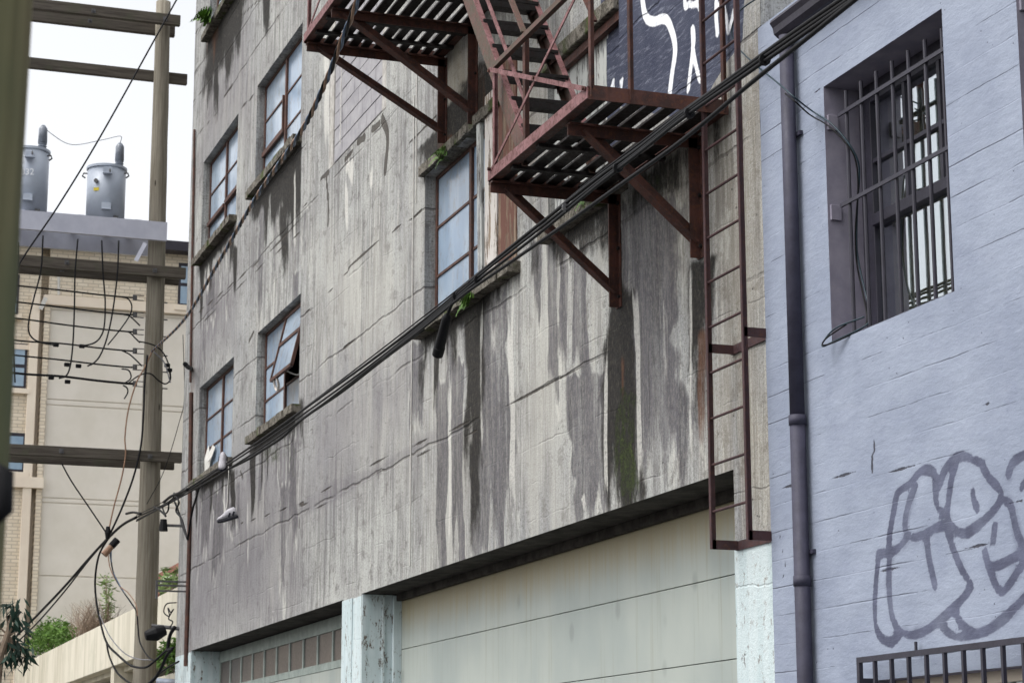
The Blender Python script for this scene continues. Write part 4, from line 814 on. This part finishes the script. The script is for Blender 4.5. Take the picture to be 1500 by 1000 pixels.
# ------------------------------------------------------------------ cables
def cable(name, pts, r, mat, label, group=None, n=6, cat='cable', sm=8, to=None, jit=0):
    P_ = [to(*p) for p in pts] if to else pts
    o = MB().tube(smooth_path(P_, sm), r, n).build(name, mat, None, 0, True); tag(o, label, cat, group); return o
PA, PB = (-34, -.5), (-8, -1.6)
toA = lambda x, y: VP(x, y, PA, PB)
mainpx = [(200, 757), (240, 737), (285, 708), (330, 680), (400, 633), (480, 575), (560, 515), (640, 452), (700, 402), (740, 370), (800, 322), (870, 265), (940, 212), (1000, 165), (1080, 108), (1150, 58), (1240, -5), (1330, -66)]
def tw(k, amp, ph): return amp*math.sin(k*1.15+ph)
cabs = [(0, .0115, 'thick black cable at the top of the bundle along the concrete facade', 0), (5, .0095, 'black cable in the middle of the lashed facade bundle', 1.2), (10, .0105, 'black cable at the underside of the lashed facade bundle', 2.6), (-3, .006, 'thin black messenger strand lying on the facade bundle', 4)]
for off, r, lab, ph in cabs:
    cable('service_cable', [(x, y+off*(1 if x > 250 else .5)+tw(k, 1.6, ph)) for k, (x, y) in enumerate(mainpx)], r, M_CABLE, lab, None, 8, to=toA)
cable('service_cable', [(560, 526), (620, 480), (680, 431), (745, 386), (820, 334), (900, 277), (1000, 205), (1100, 122), (1180, 58), (1255, -2), (1330, -60)], .0115, M_CABLE, 'single black cable running below the bundle across the downpipe', None, 8, to=toA)
cable('service_cable', [(620, 482), (560, 527), (500, 574), (445, 612), (414, 640), (388, 657), (364, 672), (340, 684), (324, 689), (308, 697), (294, 710), (286, 733), (281, 752), (275, 790)], .015, M_CABLE, 'black cable sagging past the window sills and dropping at the corner', None, 8, to=lambda x, y: VP(x, y, (-33, -.35), (-17, -1.1)))
cable('service_cable', [(275, 790), (268, 772), (262, 750), (256, 735)], .014, M_CABLE, 'short black drip loop at the concrete corner', None, 8, to=lambda x, y: VP(x, y, (-34, -.42), (-8, -1.6)))
lash = empty('cable_lashing'); tag(lash, 'wire ties wrapped around the facade cable bundle', 'cable ties')
for x, y in ((668, 430), (830, 300), (700, 406), (905, 242), (1010, 162), (1120, 84)):
    q = toA(x, y+4); d = Vector((1, -.042, 0)).normalized(); u = Vector((0, 0, 1)); s2 = d.cross(u)
    MB().tube([q-d*.008, q+d*.008], .03, 10).build('tie', M_HARD if x == 830 else M_CABLE, lash)
# splice closure hanging from the bundle
SC = empty('splice_closure'); tag(SC, 'black cylindrical cable splice closure hanging below the bundle at the window', 'cable closure')
MB().tube(smooth_path([toA(690, 412), toA(676, 422), toA(668, 433), toA(660, 450), toA(655, 464)], 5), .013, 8).build('tail', M_CABLE, SC, 0, True)
a_, b_ = toA(656, 460), toA(641, 520); MB().tube([a_, a_.lerp(b_, .06), a_.lerp(b_, .12), a_.lerp(b_, .8), a_.lerp(b_, .81), b_], [.018, .03, .036, .040, .044, .042], 16).build('housing', M_CABLE, SC)
# twisted pair overhead
PT = lambda x, y: VP(x, y, (-34, -.3), (-15, -2.35))
base = smooth_path([PT(x, y) for x, y in ((222, 515), (270, 468), (320, 385), (375, 290), (440, 195), (475, 125), (500, 62), (525, -2), (548, -70))], 60)
TWC = empty('twisted_service_drop'); tag(TWC, 'twisted tan, blue and black service drop slanting up in front of windows', 'cable')
for ph, mat in ((0, M_ORANGE), (2.1, M_CABLE), (4.2, M_BLUEW)):
    L = 0; out = []
    for i, p in enumerate(base):
        if i: L += (p-base[i-1]).length
        a2 = L*2*math.pi/.62+ph; d = (base[min(i+1, len(base)-1)]-base[max(i-1, 0)]).normalized(); n1 = d.cross(Vector((0, 0, 1))).normalized(); n2 = n1.cross(d)
        out.append(p+(n1*math.cos(a2)+n2*math.sin(a2))*.011)
    MB().tube(out, .0105, 5).build('strand', mat, TWC, 0, True)
# thin overhead line crossing in front of the transformers
cable('overhead_line', [(262, -6), (150, 195), (85, 302), (40, 368), (26, 395), (22, 440)], .014, M_CABLE, 'thin dark line slanting down in front of the transformers', to=lambda x, y: FX(x, y, FR+.25))
# teal and black data wires on the grey building
gy = lambda Y: (lambda x, y: F(x, y, Y))
cable('data_wire', [F(1112, -4, -.1), F(1086, 14, -.1), F(1075, 31, -.08), F(1072, 48, -.07), F(1077, 64, -.06), F(1090, 80, -.06), F(1115, 102, -.06), F(1142, 124, -.22), F(1164, 143, -.22), F(1190, 163, -.06), F(1216, 180, -.05), F(1240, 206, .0), F(1255, 231, .05), F(1259, 255, .08), F(1256, 300, .08), F(1255, 360, .08), F(1260, 395, .08), F(1268, 430, .08), F(1275, 463, .06), F(1266, 478, 0), F(1225, 498, -.07), F(1206, 507, -.1), F(1207, 499, -.09), F(1225, 480, -.04), F(1266, 464, .06)], .0055, M_TEAL, 'teal wire running from the ladder into the barred grey window', n=6)
cable('data_wire', [F(1150, 137, -.22), F(1166, 150, -.22), F(1186, 168, -.08), F(1214, 185, -.05), F(1238, 209, .0), F(1252, 231, .04), F(1257, 270, .07), F(1253, 340, .07), F(1255, 385, .07), F(1264, 430, .07), F(1270, 465, .05), F(1262, 481, .0), F(1222, 501, -.08), F(1205, 505, -.11), F(1212, 494, -.08), F(1240, 475, 0)], .005, M_CABLE, 'black wire looping over the sill of the barred grey window', n=6)
# lines on the pole
XW = PX+.1
toP = lambda x, y: FX(x, y, XW)
rows = [(436, 420), (461, 444), (486, 468), (514, 500), (538, 522), (562, 548)]
names = ['topmost', 'second', 'third', 'fourth', 'fifth', 'lowest']
for i, (yr, yl) in enumerate(rows):
    cable('secondary_line', [(197, yr), (180, yr-1), (140, yr-5), (90, yr-11), (40, yl), (0, yl-4), (-60, yl-8)], .014 if i != 5 else .02, M_CABLE, names[i]+' dark line strung left from the pole rack', None, to=toP)
    q = toP(200, yr); b = MB().box((XW-.02, q.y-.06, q.z-.045), (XW+.02, q.y-.05, q.z+.045)).box((XW-.02, q.y-.05, q.z+.037), (XW+.02, q.y+.12, q.z+.045)).box((XW-.02, q.y-.05, q.z-.045), (XW+.02, q.y+.12, q.z-.037)); b.tube([(XW, q.y-.02, q.z-.036), (XW, q.y-.02, q.z+.036)], .03, 10); b.build('rack_insulator', M_HARD, UP)
    q2 = toP(238, yr+5); MB().tube([(PX, q2.y-.08, q2.z), (PX, q2.y+.1, q2.z)], .012, 6).build('bolt', M_HARD, UP)
drops = [([(27, 355), (26, 395), (22, 440), (18, 480), (20, 520), (22, 560)], 'leftmost'), ([(63, 345), (60, 395), (50, 435), (43, 465), (42, 485), (50, 497), (66, 503), (82, 505)], 'curling second'), ([(114, 350), (110, 400), (109, 450), (107, 500), (103, 535), (97, 550), (86, 554)], 'straight middle'), ([(149, 352), (151, 400), (154, 440), (153, 475), (148, 492), (138, 502), (120, 507)], 'hooked fourth'), ([(174, 352), (172, 400), (166, 450), (158, 490), (148, 518), (138, 531), (128, 536)], 'slanting fifth')]
for pts, nm in drops: cable('dropper_wire', pts, .013, M_CABLE, nm+' dropper wire hanging from the transformer beam', None, to=lambda x, y: FX(x, y, PX+.42))
loops = [([(178, 435), (188, 438), (193, 448), (190, 462), (175, 484), (158, 505)], 'long tail below the topmost line'), ([(180, 460), (190, 463), (198, 470), (205, 477)], 'short tail at the second rack'), ([(182, 485), (190, 487), (198, 495), (205, 502)], 'short tail at the third rack'), ([(178, 513), (190, 519), (200, 528), (208, 536)], 'short tail at the fourth rack'), ([(178, 540), (188, 542), (192, 550), (190, 556), (184, 560)], 'curled tail at the fifth rack'), ([(180, 564), (186, 568), (187, 575), (182, 584)], 'curled tail at the lowest rack'), ([(204, 500), (218, 503), (230, 508), (240, 518), (247, 534), (250, 552), (248, 560)], 'loop passing round the right of the pole'), ([(188, 561), (200, 552), (212, 547), (222, 548), (232, 557), (242, 562), (249, 556), (248, 540)], 'loop below the twisted drop on the pole')]
for pts, nm in loops: cable('jumper_wire', pts, .012, M_CABLE, 'black jumper wire, '+nm, None, to=lambda x, y: FX(x, y, PX+.24))
for x, y in ((82, 505), (120, 507), (98, 534), (115, 536), (75, 553), (99, 559), (245, 535), (248, 542)):
    q = FX(x, y, XW if x < 200 else PX+.24); MB().box(q-Vector((.03, .045, .03)), q+Vector((.03, .045, .03))).build('line_connector', M_CABLE, UP, .012)
to3 = lambda x, y: FX(x, y, PX+.32)
vert = [([(224, 512), (212, 538), (200, 560), (188, 600), (183, 640), (184, 665), (178, 700), (166, 745), (158, 783)], M_ORANGE, .012, 'tan wire hanging down the front of the pole'), ([(216, 520), (212, 560), (210, 610), (206, 655), (195, 700), (178, 745), (162, 780)], M_CABLE, .016, 'dark cable curving down the front of the pole'), ([(225, 515), (240, 530), (248, 555), (250, 560)], M_CABLEG, .010, 'grey wire bowing out right of the pole'), ([(90, 678), (105, 705), (130, 742), (157, 782)], M_CABLE, .012, 'dark guy wire from the lowest crossarm to the junction'), ([(268, 490), (270, 580), (262, 620), (240, 690), (215, 738)], M_CABLE, .006, 'thin line dropping behind the lowest crossarm tip')]
for pts, mat, r, nm in vert: cable('hanging_wire', pts, r, mat, nm, None, to=to3)
toL = lambda x, y: VP(x, y, (-33.6, -.5), (-60, -3))
for k, (dy, r, nm) in enumerate(((0, .022, 'thick dark line sagging away left from the pole junction'), (7, .014, 'thinner dark line sagging below the thick one'))):
    cable('trunk_line', [(200, 757), (180, 768), (160, 786), (130, 818+dy*.3), (95, 858+dy), (55, 900+dy*1.6), (20, 935+dy*1.4), (-30, 985+dy)], r, M_CABLE, nm, None, 8, to=lambda x, y: VP(x, y, (-32.8, -.55), (-60, -3)))
JB = empty('cable_splice'); tag(JB, 'tan and black splice where the lines knot beside the pole', 'cable splice')
q0, q1 = to3(172, 790), to3(152, 812); MB().tube([q0, q0.lerp(q1, .45)], .06, 10).build('black_sleeve', M_CABLE, JB); MB().tube([q0.lerp(q1, .45), q1], [.05, .06], 10).build('tan_sleeve', M_ORANGE, JB)
q = to3(158, 780); MB().tube([q+Vector((0, 0, -.1)), q, q+Vector((0, 0, .1))], [.03, .05, .03], 8).build('knot', M_CABLE, JB)
low = [([(160, 786), (146, 810), (140, 840), (140, 870), (146, 906), (156, 940), (172, 958), (192, 974), (212, 977), (226, 968), (244, 952), (254, 948)], M_CABLE, .018, 'dark cable looping low in front of the pole foot'), ([(156, 940), (160, 960), (170, 982), (182, 994), (200, 1006)], M_CABLE, .016, 'dark cable branching down beside the parapet'), ([(146, 900), (160, 930), (180, 954), (200, 964), (222, 966)], M_CABLEG, .009, 'thin grey wire crossing the parapet to the pole'), ([(158, 800), (161, 830), (174, 856), (188, 868), (200, 888), (201, 914)], M_ORANGE, .009, 'tan wire slanting from the splice to the pole'), ([(160, 800), (166, 838), (178, 862), (192, 882), (200, 896), (202, 916), (205, 940), (216, 960), (228, 968)], M_CABLE, .012, 'dark wire slanting from the splice to the pole foot'), ([(163, 800), (164, 830), (172, 850), (186, 874), (198, 892)], M_BLUEW, .008, 'blue wire slanting from the splice to the pole'), ([(252, 950), (244, 960), (236, 978), (226, 994), (208, 1008)], M_CABLE, .026, 'thick dark cable descending from the corner box'), ([(262, 968), (246, 977), (228, 990), (214, 1004)], M_CABLE, .014, 'dark cable slanting from the aqua pillar corner'), ([(256, 918), (249, 930), (246, 950), (250, 952)], M_CABLE, .03, 'thick dark cable hanging under the junction box'), ([(258, 882), (244, 884), (240, 896), (248, 902), (246, 890), (250, 896), (254, 892), (247, 905), (253, 910), (249, 918)], M_CABLE, .010, 'coiled black wire tangle at the building corner')]
for pts, mat, r, nm in low: cable('loose_cable', pts, r, mat, nm, None, to=lambda x, y: VP(x, y, (-33.6, -.75), (-31.5, -.2)))
TL_ = ['short dark wire lying along the bundle right of the pole', 'dark wire hooked under the bundle at the pole', 'dark wire dropping from the bundle to the concrete corner', 'looped dark wire on the right side of the pole', 'stubby dark wire end left of the pole']
tang = [([(240, 735), (250, 727), (262, 722), (275, 716)], .02), ([(232, 745), (240, 752), (246, 748), (248, 735), (255, 728)], .012), ([(255, 722), (262, 735), (258, 748), (266, 760), (274, 788)], .014), ([(225, 742), (236, 748), (243, 756), (238, 742), (246, 738)], .012), ([(185, 752), (195, 750), (206, 752)], .02)]
for k, (pts, r) in enumerate(tang): cable('tangled_wire', pts, r, M_CABLE, TL_[k], 'wires tangled at the pole', to=lambda x, y: VP(x, y, (-34, -.58), (-8, -1.68)))
cable('tap_wire', [tb1, tb1+Vector((0, .12, -.12)), FX(105, 212, PX-.05), FX(150, 205, PX-.05), tb2+Vector((0, 0, .12)), tb2], .006, M_CABLEG, 'thin pale wire between the two transformer bushings')

# ------------------------------------------------------------------ hanging shoes
def shoe(ctr, direc, tilt_, label):
    S_ = empty('sneaker'); tag(S_, label, 'shoe', 'shoes hanging from the cable')
    d = Vector(direc).normalized(); u = Vector((0, 0, 1)); s_ = d.cross(u).normalized(); L = .25
    d2 = (d*math.cos(tilt_)+u*math.sin(tilt_)); u2 = s_.cross(d2); u2 = u2 if u2.z > 0 else -u2
    prof = [(-.5, .032, .0, .12), (-.42, .042, -.002, .145), (-.25, .042, 0, .14), (-.1, .042, 0, .135), (.08, .047, 0, .11), (.25, .049, .002, .085), (.4, .042, .008, .07), (.5, .018, .014, .045)]
    for part, mat, z0f, z1f in (('sole', M_SOLE, 0, .3), ('upper', M_SHOE, .3, 1.0)):
        mm = MB(); n = 10
        for (t, w, lo, hi) in prof:
            for k in range(n):
                a2 = math.pi*2*k/n; cy = math.cos(a2)*w*(1.06 if part == 'sole' else (1-.35*max(0, math.sin(a2)))); zz = (math.sin(a2)*.5+.5)
                hgt = lo+(.028*zz if part == 'sole' else .026+(hi-.026)*zz); p = Vector(ctr)+d2*(t*L)+s_*cy+u2*(hgt-.04); mm.v.append(tuple(p))
        for i in range(len(prof)-1):
            for k in range(n): a2 = i*n+k; b2 = i*n+(k+1) % n; mm.f.append((a2, b2, b2+n, a2+n))
        mm.f.append(tuple(range(n))[::-1]); mm.f.append(tuple(range((len(prof)-1)*n, len(prof)*n))); mm.build(part, mat, S_, 0, True)
    for k in (0, 1):
        p = Vector(ctr)-s_*.0+d2*(-.02-.05*k); MB().bar(p+s_*.046*-1+u2*(-.005), p-s_*.04-d2*.03+u2*.04, .006, .02).build('stripe', M_SOLE, S_); MB().bar(p+s_*.046+u2*(-.005), p+s_*.04-d2*.03+u2*.04, .006, .02).build('stripe', M_SOLE, S_)
    p = Vector(ctr)+d2*(-.36*L)+u2*.045; MB().tube([p-s_*.025, p, p+s_*.025], .012, 6).build('ankle_opening', M_SOLE, S_)
    return Vector(ctr)+d2*.03+u2*.04
vd = -side
c1 = toA(333, 758); k1 = shoe(c1, vd+Vector((0, 0, 0)), -.32, 'white sneaker with dark sole dangling low on its laces')
c2 = toA(331, 680)+Vector((.05, -.05, .0)); k2 = shoe(c2, Vector((.93, -.25, 0)), -.75, 'white sneaker hooked close under the cable')
cable('shoelace', [k1, toA(333, 735), toA(334, 710), toA(335, 690), toA(333, 677), k2], .004, M_WHITE, 'white laces tying the hanging sneakers over the cable', cat='shoelace')

# ------------------------------------------------------------------ background building across the street
BB = empty('apartment_building'); tag(BB, 'buff brick and pale stucco apartment building behind the pole', 'building')
BX = -60.0
by = lambda px, py: FX(px, py, BX)
yr = 14.0; ztop = by(250, 372).z; zcap = by(170, 440).z
MB().box((BX-12, -14, 0), (BX, .78, ztop)).box((BX-12, .78, 0), (BX-.45, 1.0, ztop)).box((BX-12, 1.0, zcap), (BX, yr, ztop)).build('brick_wall', M_BRICK, BB)
MB().box((BX-.45, .72, 0), (BX-.3, 1.02, zcap)).build('cream_recess', M_CREAM, BB)
MB().box((BX-.3, .52, 0), (BX+.12, .76, zcap)).build('cream_pilaster', M_CREAM, BB, .01)
MB().box((BX-.3, .9, 0), (BX+.05, 1.06, zcap)).build('brick_pier', M_BRICK, BB)
zz_ = [0]+[by(170, y).z for y in (955, 846, 740, 733, 598, 590, 460)]+[zcap-.28]
for z0, z1 in zip(zz_[:-1], zz_[1:]): MB().box((BX-12, 1.07, z0+.02), (BX-.04, yr, z1-.02)).build('stucco_panel', M_STUCCO, BB, .01)
MB().box((BX-12, 1.07, 0), (BX-.07, yr, zcap-.1)).build('stucco_backing', M_STUCCO, BB)
MB().box((BX-12, .86, zcap-.28), (BX+.1, yr, zcap)).build('stone_cap', M_CREAM, BB, .01)
MB().box((BX-13, -14, ztop), (BX+.5, yr, ztop+.28)).build('roof_overhang', M_WINDARK, BB)
MB().box((BX-.02, -14, by(30, 512).z+.0), (BX+.06, .52, by(30, 512).z+.14)).build('stone_band', M_CREAM, BB)
for (xa, xb, ya, yb) in ((12, 37.5, 502, 570), (10, 35.5, 633, 692), (262, 285, 385, 450), (2, 26, 400, 462)):
    pa, pb = by(xa, ya), by(xb, yb); w = MB().box((BX-.02, pa.y, pb.z), (BX+.03, pb.y, pa.z)).build('window', M_WINDARK, BB)
    zm = (pa.z+pb.z)/2
    for z0, z1 in ((pb.z+.08, zm-.05), (zm+.05, pa.z-.1)): MB().box((BX+.03, pa.y+.07, z0), (BX+.036, pb.y-.07, z1)).build('pane', M_WINPANE, w)
    MB().box((BX, pa.y-.1, pb.z-.14), (BX+.14, pb.y+.1, pb.z)).build('sill', M_CREAM, w)
pa, pb = by(60, 700), by(10, 690); MB().box((BX-.3, -14, pa.z-.3), (BX+.16, 1.08, pa.z)).build('stone_band', M_CREAM, BB)
MB().tube([by(86, 404), by(86, 432)], .04, 8).build('rain_pipe', M_WHITE, BB); MB().bar(by(66, 438)+Vector((.2, 0, 0)), by(58, 455)+Vector((.2, 0, 0)), .03, .12).build('vent_flap', M_WHITE, BB)

# ------------------------------------------------------------------ parking parapet behind the pole
PW = empty('parking_ramp'); tag(PW, 'pale concrete parking deck parapet with planting along its top', 'parapet wall')
PY = .4; ptop_ = 4.94; pbot = 4.02
xq = [-58.5, -54, -49.5, -45.3, -41.6, -38.2, -35.4, -33.0]
for a, b in zip(xq[:-1], xq[1:]): MB().box((a+.012, PY, pbot), (b-.012, PY+.22, ptop_)).build('parapet_panel', M_RAMP, PW, .01)
MB().box((-58.5, PY+.02, pbot+.01), (-33, PY+.2, ptop_-.02)).build('panel_backing', M_RAMP, PW)
for x in (-58.3, -49.6, -41.6, -33.4): MB().box((x-.2, PY+.03, 0), (x+.2, PY+.45, pbot)).build('column', M_RAMP, PW)
MB().box((-58.5, PY+.22, pbot-.1), (-33, PY+7, pbot+.25)).build('deck', M_RAMP, PW); MB().box((-58.5, PY, 2.6), (-33, PY+.22, 3.55)).build('lower_parapet', M_RAMP, PW); MB().box((-58.5, PY+6, 0), (-33, PY+6.2, 4.0)).build('rear_wall', M_BODY, PW)
MB().box((-58.5, PY+.25, ptop_-.25), (-33.0, PY+1.4, ptop_-.12)).build('planter_soil', M_BODY, PW)
sh = empty('garden_shed'); tag(sh, 'red brown siding of a small shed behind the parapet', 'shed')
pa, pb = F(230, 835, 2.2), F(266, 856, 2.2)
for k in range(7): MB().box((pa.x-.6, 2.2+.012*(k % 2), pb.z-.6+k*.16), (pb.x+1.2, 2.3, pb.z-.6+k*.16+.15)).build('siding_board', M_REDSID, sh)
MB().box((pa.x-.6, 2.3, 4.1), (pb.x+1.2, 3.8, pb.z+.52)).build('shed_body', M_REDSID, sh)
hr = empty('handrail'); tag(hr, 'thin pale metal handrail rising beside the bamboo', 'handrail')
MB().tube([F(229, 857, .8), F(240, 849, .8), F(258, 842, .8)], .03, 8).build('rail', M_WHITE, hr)
for x, y in ((237, 851), (252, 845)): q = F(x, y, .8); MB().tube([q, q-Vector((0, 0, 1.0))], .025, 8).build('post', M_WHITE, hr)
sp = empty('sprinkler_pipe'); tag(sp, 'horizontal blue grey pipe low beside the aqua pillar', 'pipe'); MB().tube([F(226, 996, .3), F(262, 999, .3)], .05, 10).build('pipe', M_SILVER, sp)

# ------------------------------------------------------------------ plants
def leaves(mm, ctr, rad, n, size, droop=0.0, aspect=.35):
    ctr = Vector(ctr)
    for _ in range(n):
        while True:
            v = Vector((random.uniform(-1, 1), random.uniform(-1, 1), random.uniform(-1, 1)))
            if v.length < 1: break
        p = ctr+Vector((v.x*rad[0], v.y*rad[1], v.z*rad[2])); d = Vector((random.gauss(0, 1), random.gauss(0, 1), random.gauss(0, .6)-droop)).normalized(); s_ = d.cross(Vector((random.gauss(0, 1), random.gauss(0, 1), random.gauss(0, 1)))).normalized(); L = size*random.uniform(.6, 1.3)
        mm.v += [tuple(p), tuple(p+d*L*.5+s_*L*aspect/2), tuple(p+d*L), tuple(p+d*L*.5-s_*L*aspect/2)]; i = len(mm.v)-4; mm.f.append((i, i+1, i+2, i+3))
def shrub(name, label, clumps, mat, n, size, stems=True, cat='shrub', droop=0, stemmat=M_TWIG, aspect=.35, group=None, base=None):
    r_ = empty(name); tag(r_, label, cat, group); mm = MB(); st_ = MB()
    for c, rad in clumps:
        leaves(mm, c, rad, int(n*random.uniform(.8, 1.2)), size, droop, aspect); c = Vector(c); b0 = Vector(base) if base else Vector((c.x+random.uniform(-.1, .1), c.y+.1, ptop_-.13)); st_ = MB(); st_.tube([b0, (b0+c)/2+Vector((random.uniform(-.05, .05), 0, 0)), c+Vector((0, 0, rad[2]*.5))], [.02, .014, .006], 5); st_.build('stem', stemmat, r_)
    mm.build('foliage', mat, r_)['kind'] = 'stuff'; return r_
PB_ = PY+.7
shrub('green_shrub', 'bright green feathery shrub spilling over the parapet', [(F(x, y, PB_), (.55, .4, .30)) for x, y in ((58, 938), (70, 928), (78, 920), (88, 925), (96, 930), (50, 925), (66, 945), (84, 938), (45, 948))], M_LEAF, 520, .11)
tw_ = empty('dry_shrub'); tag(tw_, 'leafless grey brown shrub on the parapet beside the green one', 'shrub'); mm = MB()
for k in range(260):
    x = random.gauss(135, 22); y = random.uniform(872, 905)+abs(x-140)*.25; b0 = F(random.gauss(135, 12), 935-(135-110)*.2, PB_); b0.z = ptop_-.13; t0 = F(min(max(x, 92), 185), y, PB_+random.uniform(-.3, .4)); mid_ = b0.lerp(t0, .55)+Vector((random.uniform(-.2, .2), random.uniform(-.2, .2), random.uniform(0, .15)))
    mm.tube([b0, mid_, t0], [.009, .006, .002], 3, False)
mm.build('twigs', M_TWIG, tw_)['kind'] = 'stuff'
shrub('bamboo', 'slim bamboo sprig standing behind the dry shrub', [(F(158+random.uniform(-4, 4), y, PB_+.2), (.14, .14, .14)) for y in range(848, 915, 9)], M_LEAFB, 34, .16, cat='bamboo', aspect=.22, base=F(158, 915, PB_+.2))
shrub('bamboo', 'pale bamboo leaves by the handrail and red siding', [(F(x, y, .7), (.25, .2, .14)) for x, y in ((238, 858), (246, 852), (256, 846), (260, 838), (252, 860), (243, 864))], M_LEAFB, 44, .2, cat='bamboo', aspect=.2, base=F(250, 870, .7))
shrub('vine', 'dark green vine leaves behind the cables at the building corner', [(F(x, y, .25), (.3, .12, .16)) for x, y in ((240, 962), (250, 970), (255, 958), (232, 968), (246, 950), (258, 945))], M_LEAF, 90, .12, cat='vine', base=F(245, 975, .25))
# broad-leaved tree leaning in behind the near pole
tr = empty('laurel_tree'); tag(tr, 'dark drooping leaved tree beside the out of focus pole', 'tree'); mm = MB(); tk = MB(); TD = 24
cp = lambda x, y, d=TD: CAM+ray(x, y).normalized()*d
b0 = cp(-20, 1000); b0 = Vector((b0.x, b0.y, 0)); tk.tube([b0, b0+Vector((.03, .02, 1.6)), cp(0, 960), cp(12, 925), cp(20, 890)], [.09, .07, .045, .03, .012], 8)
for x, y in ((10, 895), (20, 888), (28, 900), (14, 915), (24, 925), (12, 945), (22, 950), (30, 945), (36, 958), (8, 965), (18, 968), (28, 968), (41, 962), (-8, 930), (-20, 900), (-15, 960)):
    c = cp(x, y); tk.tube([cp(12, 930), c], [.012, .005], 4)
    for k in range(13):
        d = Vector((random.gauss(0, .5), random.gauss(0, .5), -abs(random.gauss(.8, .4)))).normalized(); s_ = d.cross(Vector((random.gauss(0, 1), random.gauss(0, 1), .2))).normalized(); L = random.uniform(.1, .2); p = c+Vector((random.gauss(0, .05), random.gauss(0, .05), random.gauss(.03, .05)))
        mm.v += [tuple(p), tuple(p+d*L*.45+s_*L*.13), tuple(p+d*L), tuple(p+d*L*.45-s_*L*.13)]; i = len(mm.v)-4; mm.f.append((i, i+1, i+2, i+3))
mm.build('crown', M_LEAFD, tr)['kind'] = 'stuff'; tk.build('trunk', M_TWIG, tr)
# ferns and moss tufts on ledges
def fern(pos, n, L, label):
    r_ = empty('fern'); tag(r_, label, 'fern', 'ferns rooted in the facade'); mm = MB()
    for k in range(n):
        a2 = random.uniform(0, 2*math.pi); d = Vector((math.cos(a2), math.sin(a2)*.6-.5, random.uniform(.1, .7))).normalized(); l = L*random.uniform(.6, 1.1); prev = Vector(pos)+Vector((random.uniform(-.1, .1), 0, random.uniform(-.02, .02)))
        for s_ in range(7):
            t = s_/7; q = prev+(d+Vector((0, 0, -1.5*t)))*l/7; w = l*.28*(1-t*.8); sd2 = (q-prev).cross(Vector((0, -1, .3))).normalized()
            for sg in (-1, 1): i = len(mm.v); mm.v += [tuple(prev), tuple(prev.lerp(q, .9)), tuple(prev.lerp(q, .8)+sd2*w*sg), tuple(prev.lerp(q, .2)+sd2*w*.8*sg)]; mm.f.append((i, i+1, i+2, i+3))
            prev = q
    mm.build('fronds', M_LEAF, r_)['kind'] = 'stuff'
fern(F(687, 440, -.13), 12, .26, 'green fern growing from the sill under the boarded window'); fern(F(652, 225, -.02), 10, .22, 'green fern growing above the boarded window under the bracket'); fern(F(307, 28, -.12), 16, .45, 'bright green tuft on the topmost far sill'); fern(F(862, 290, -.1), 10, .16, 'small moss fern beneath the lower platform')
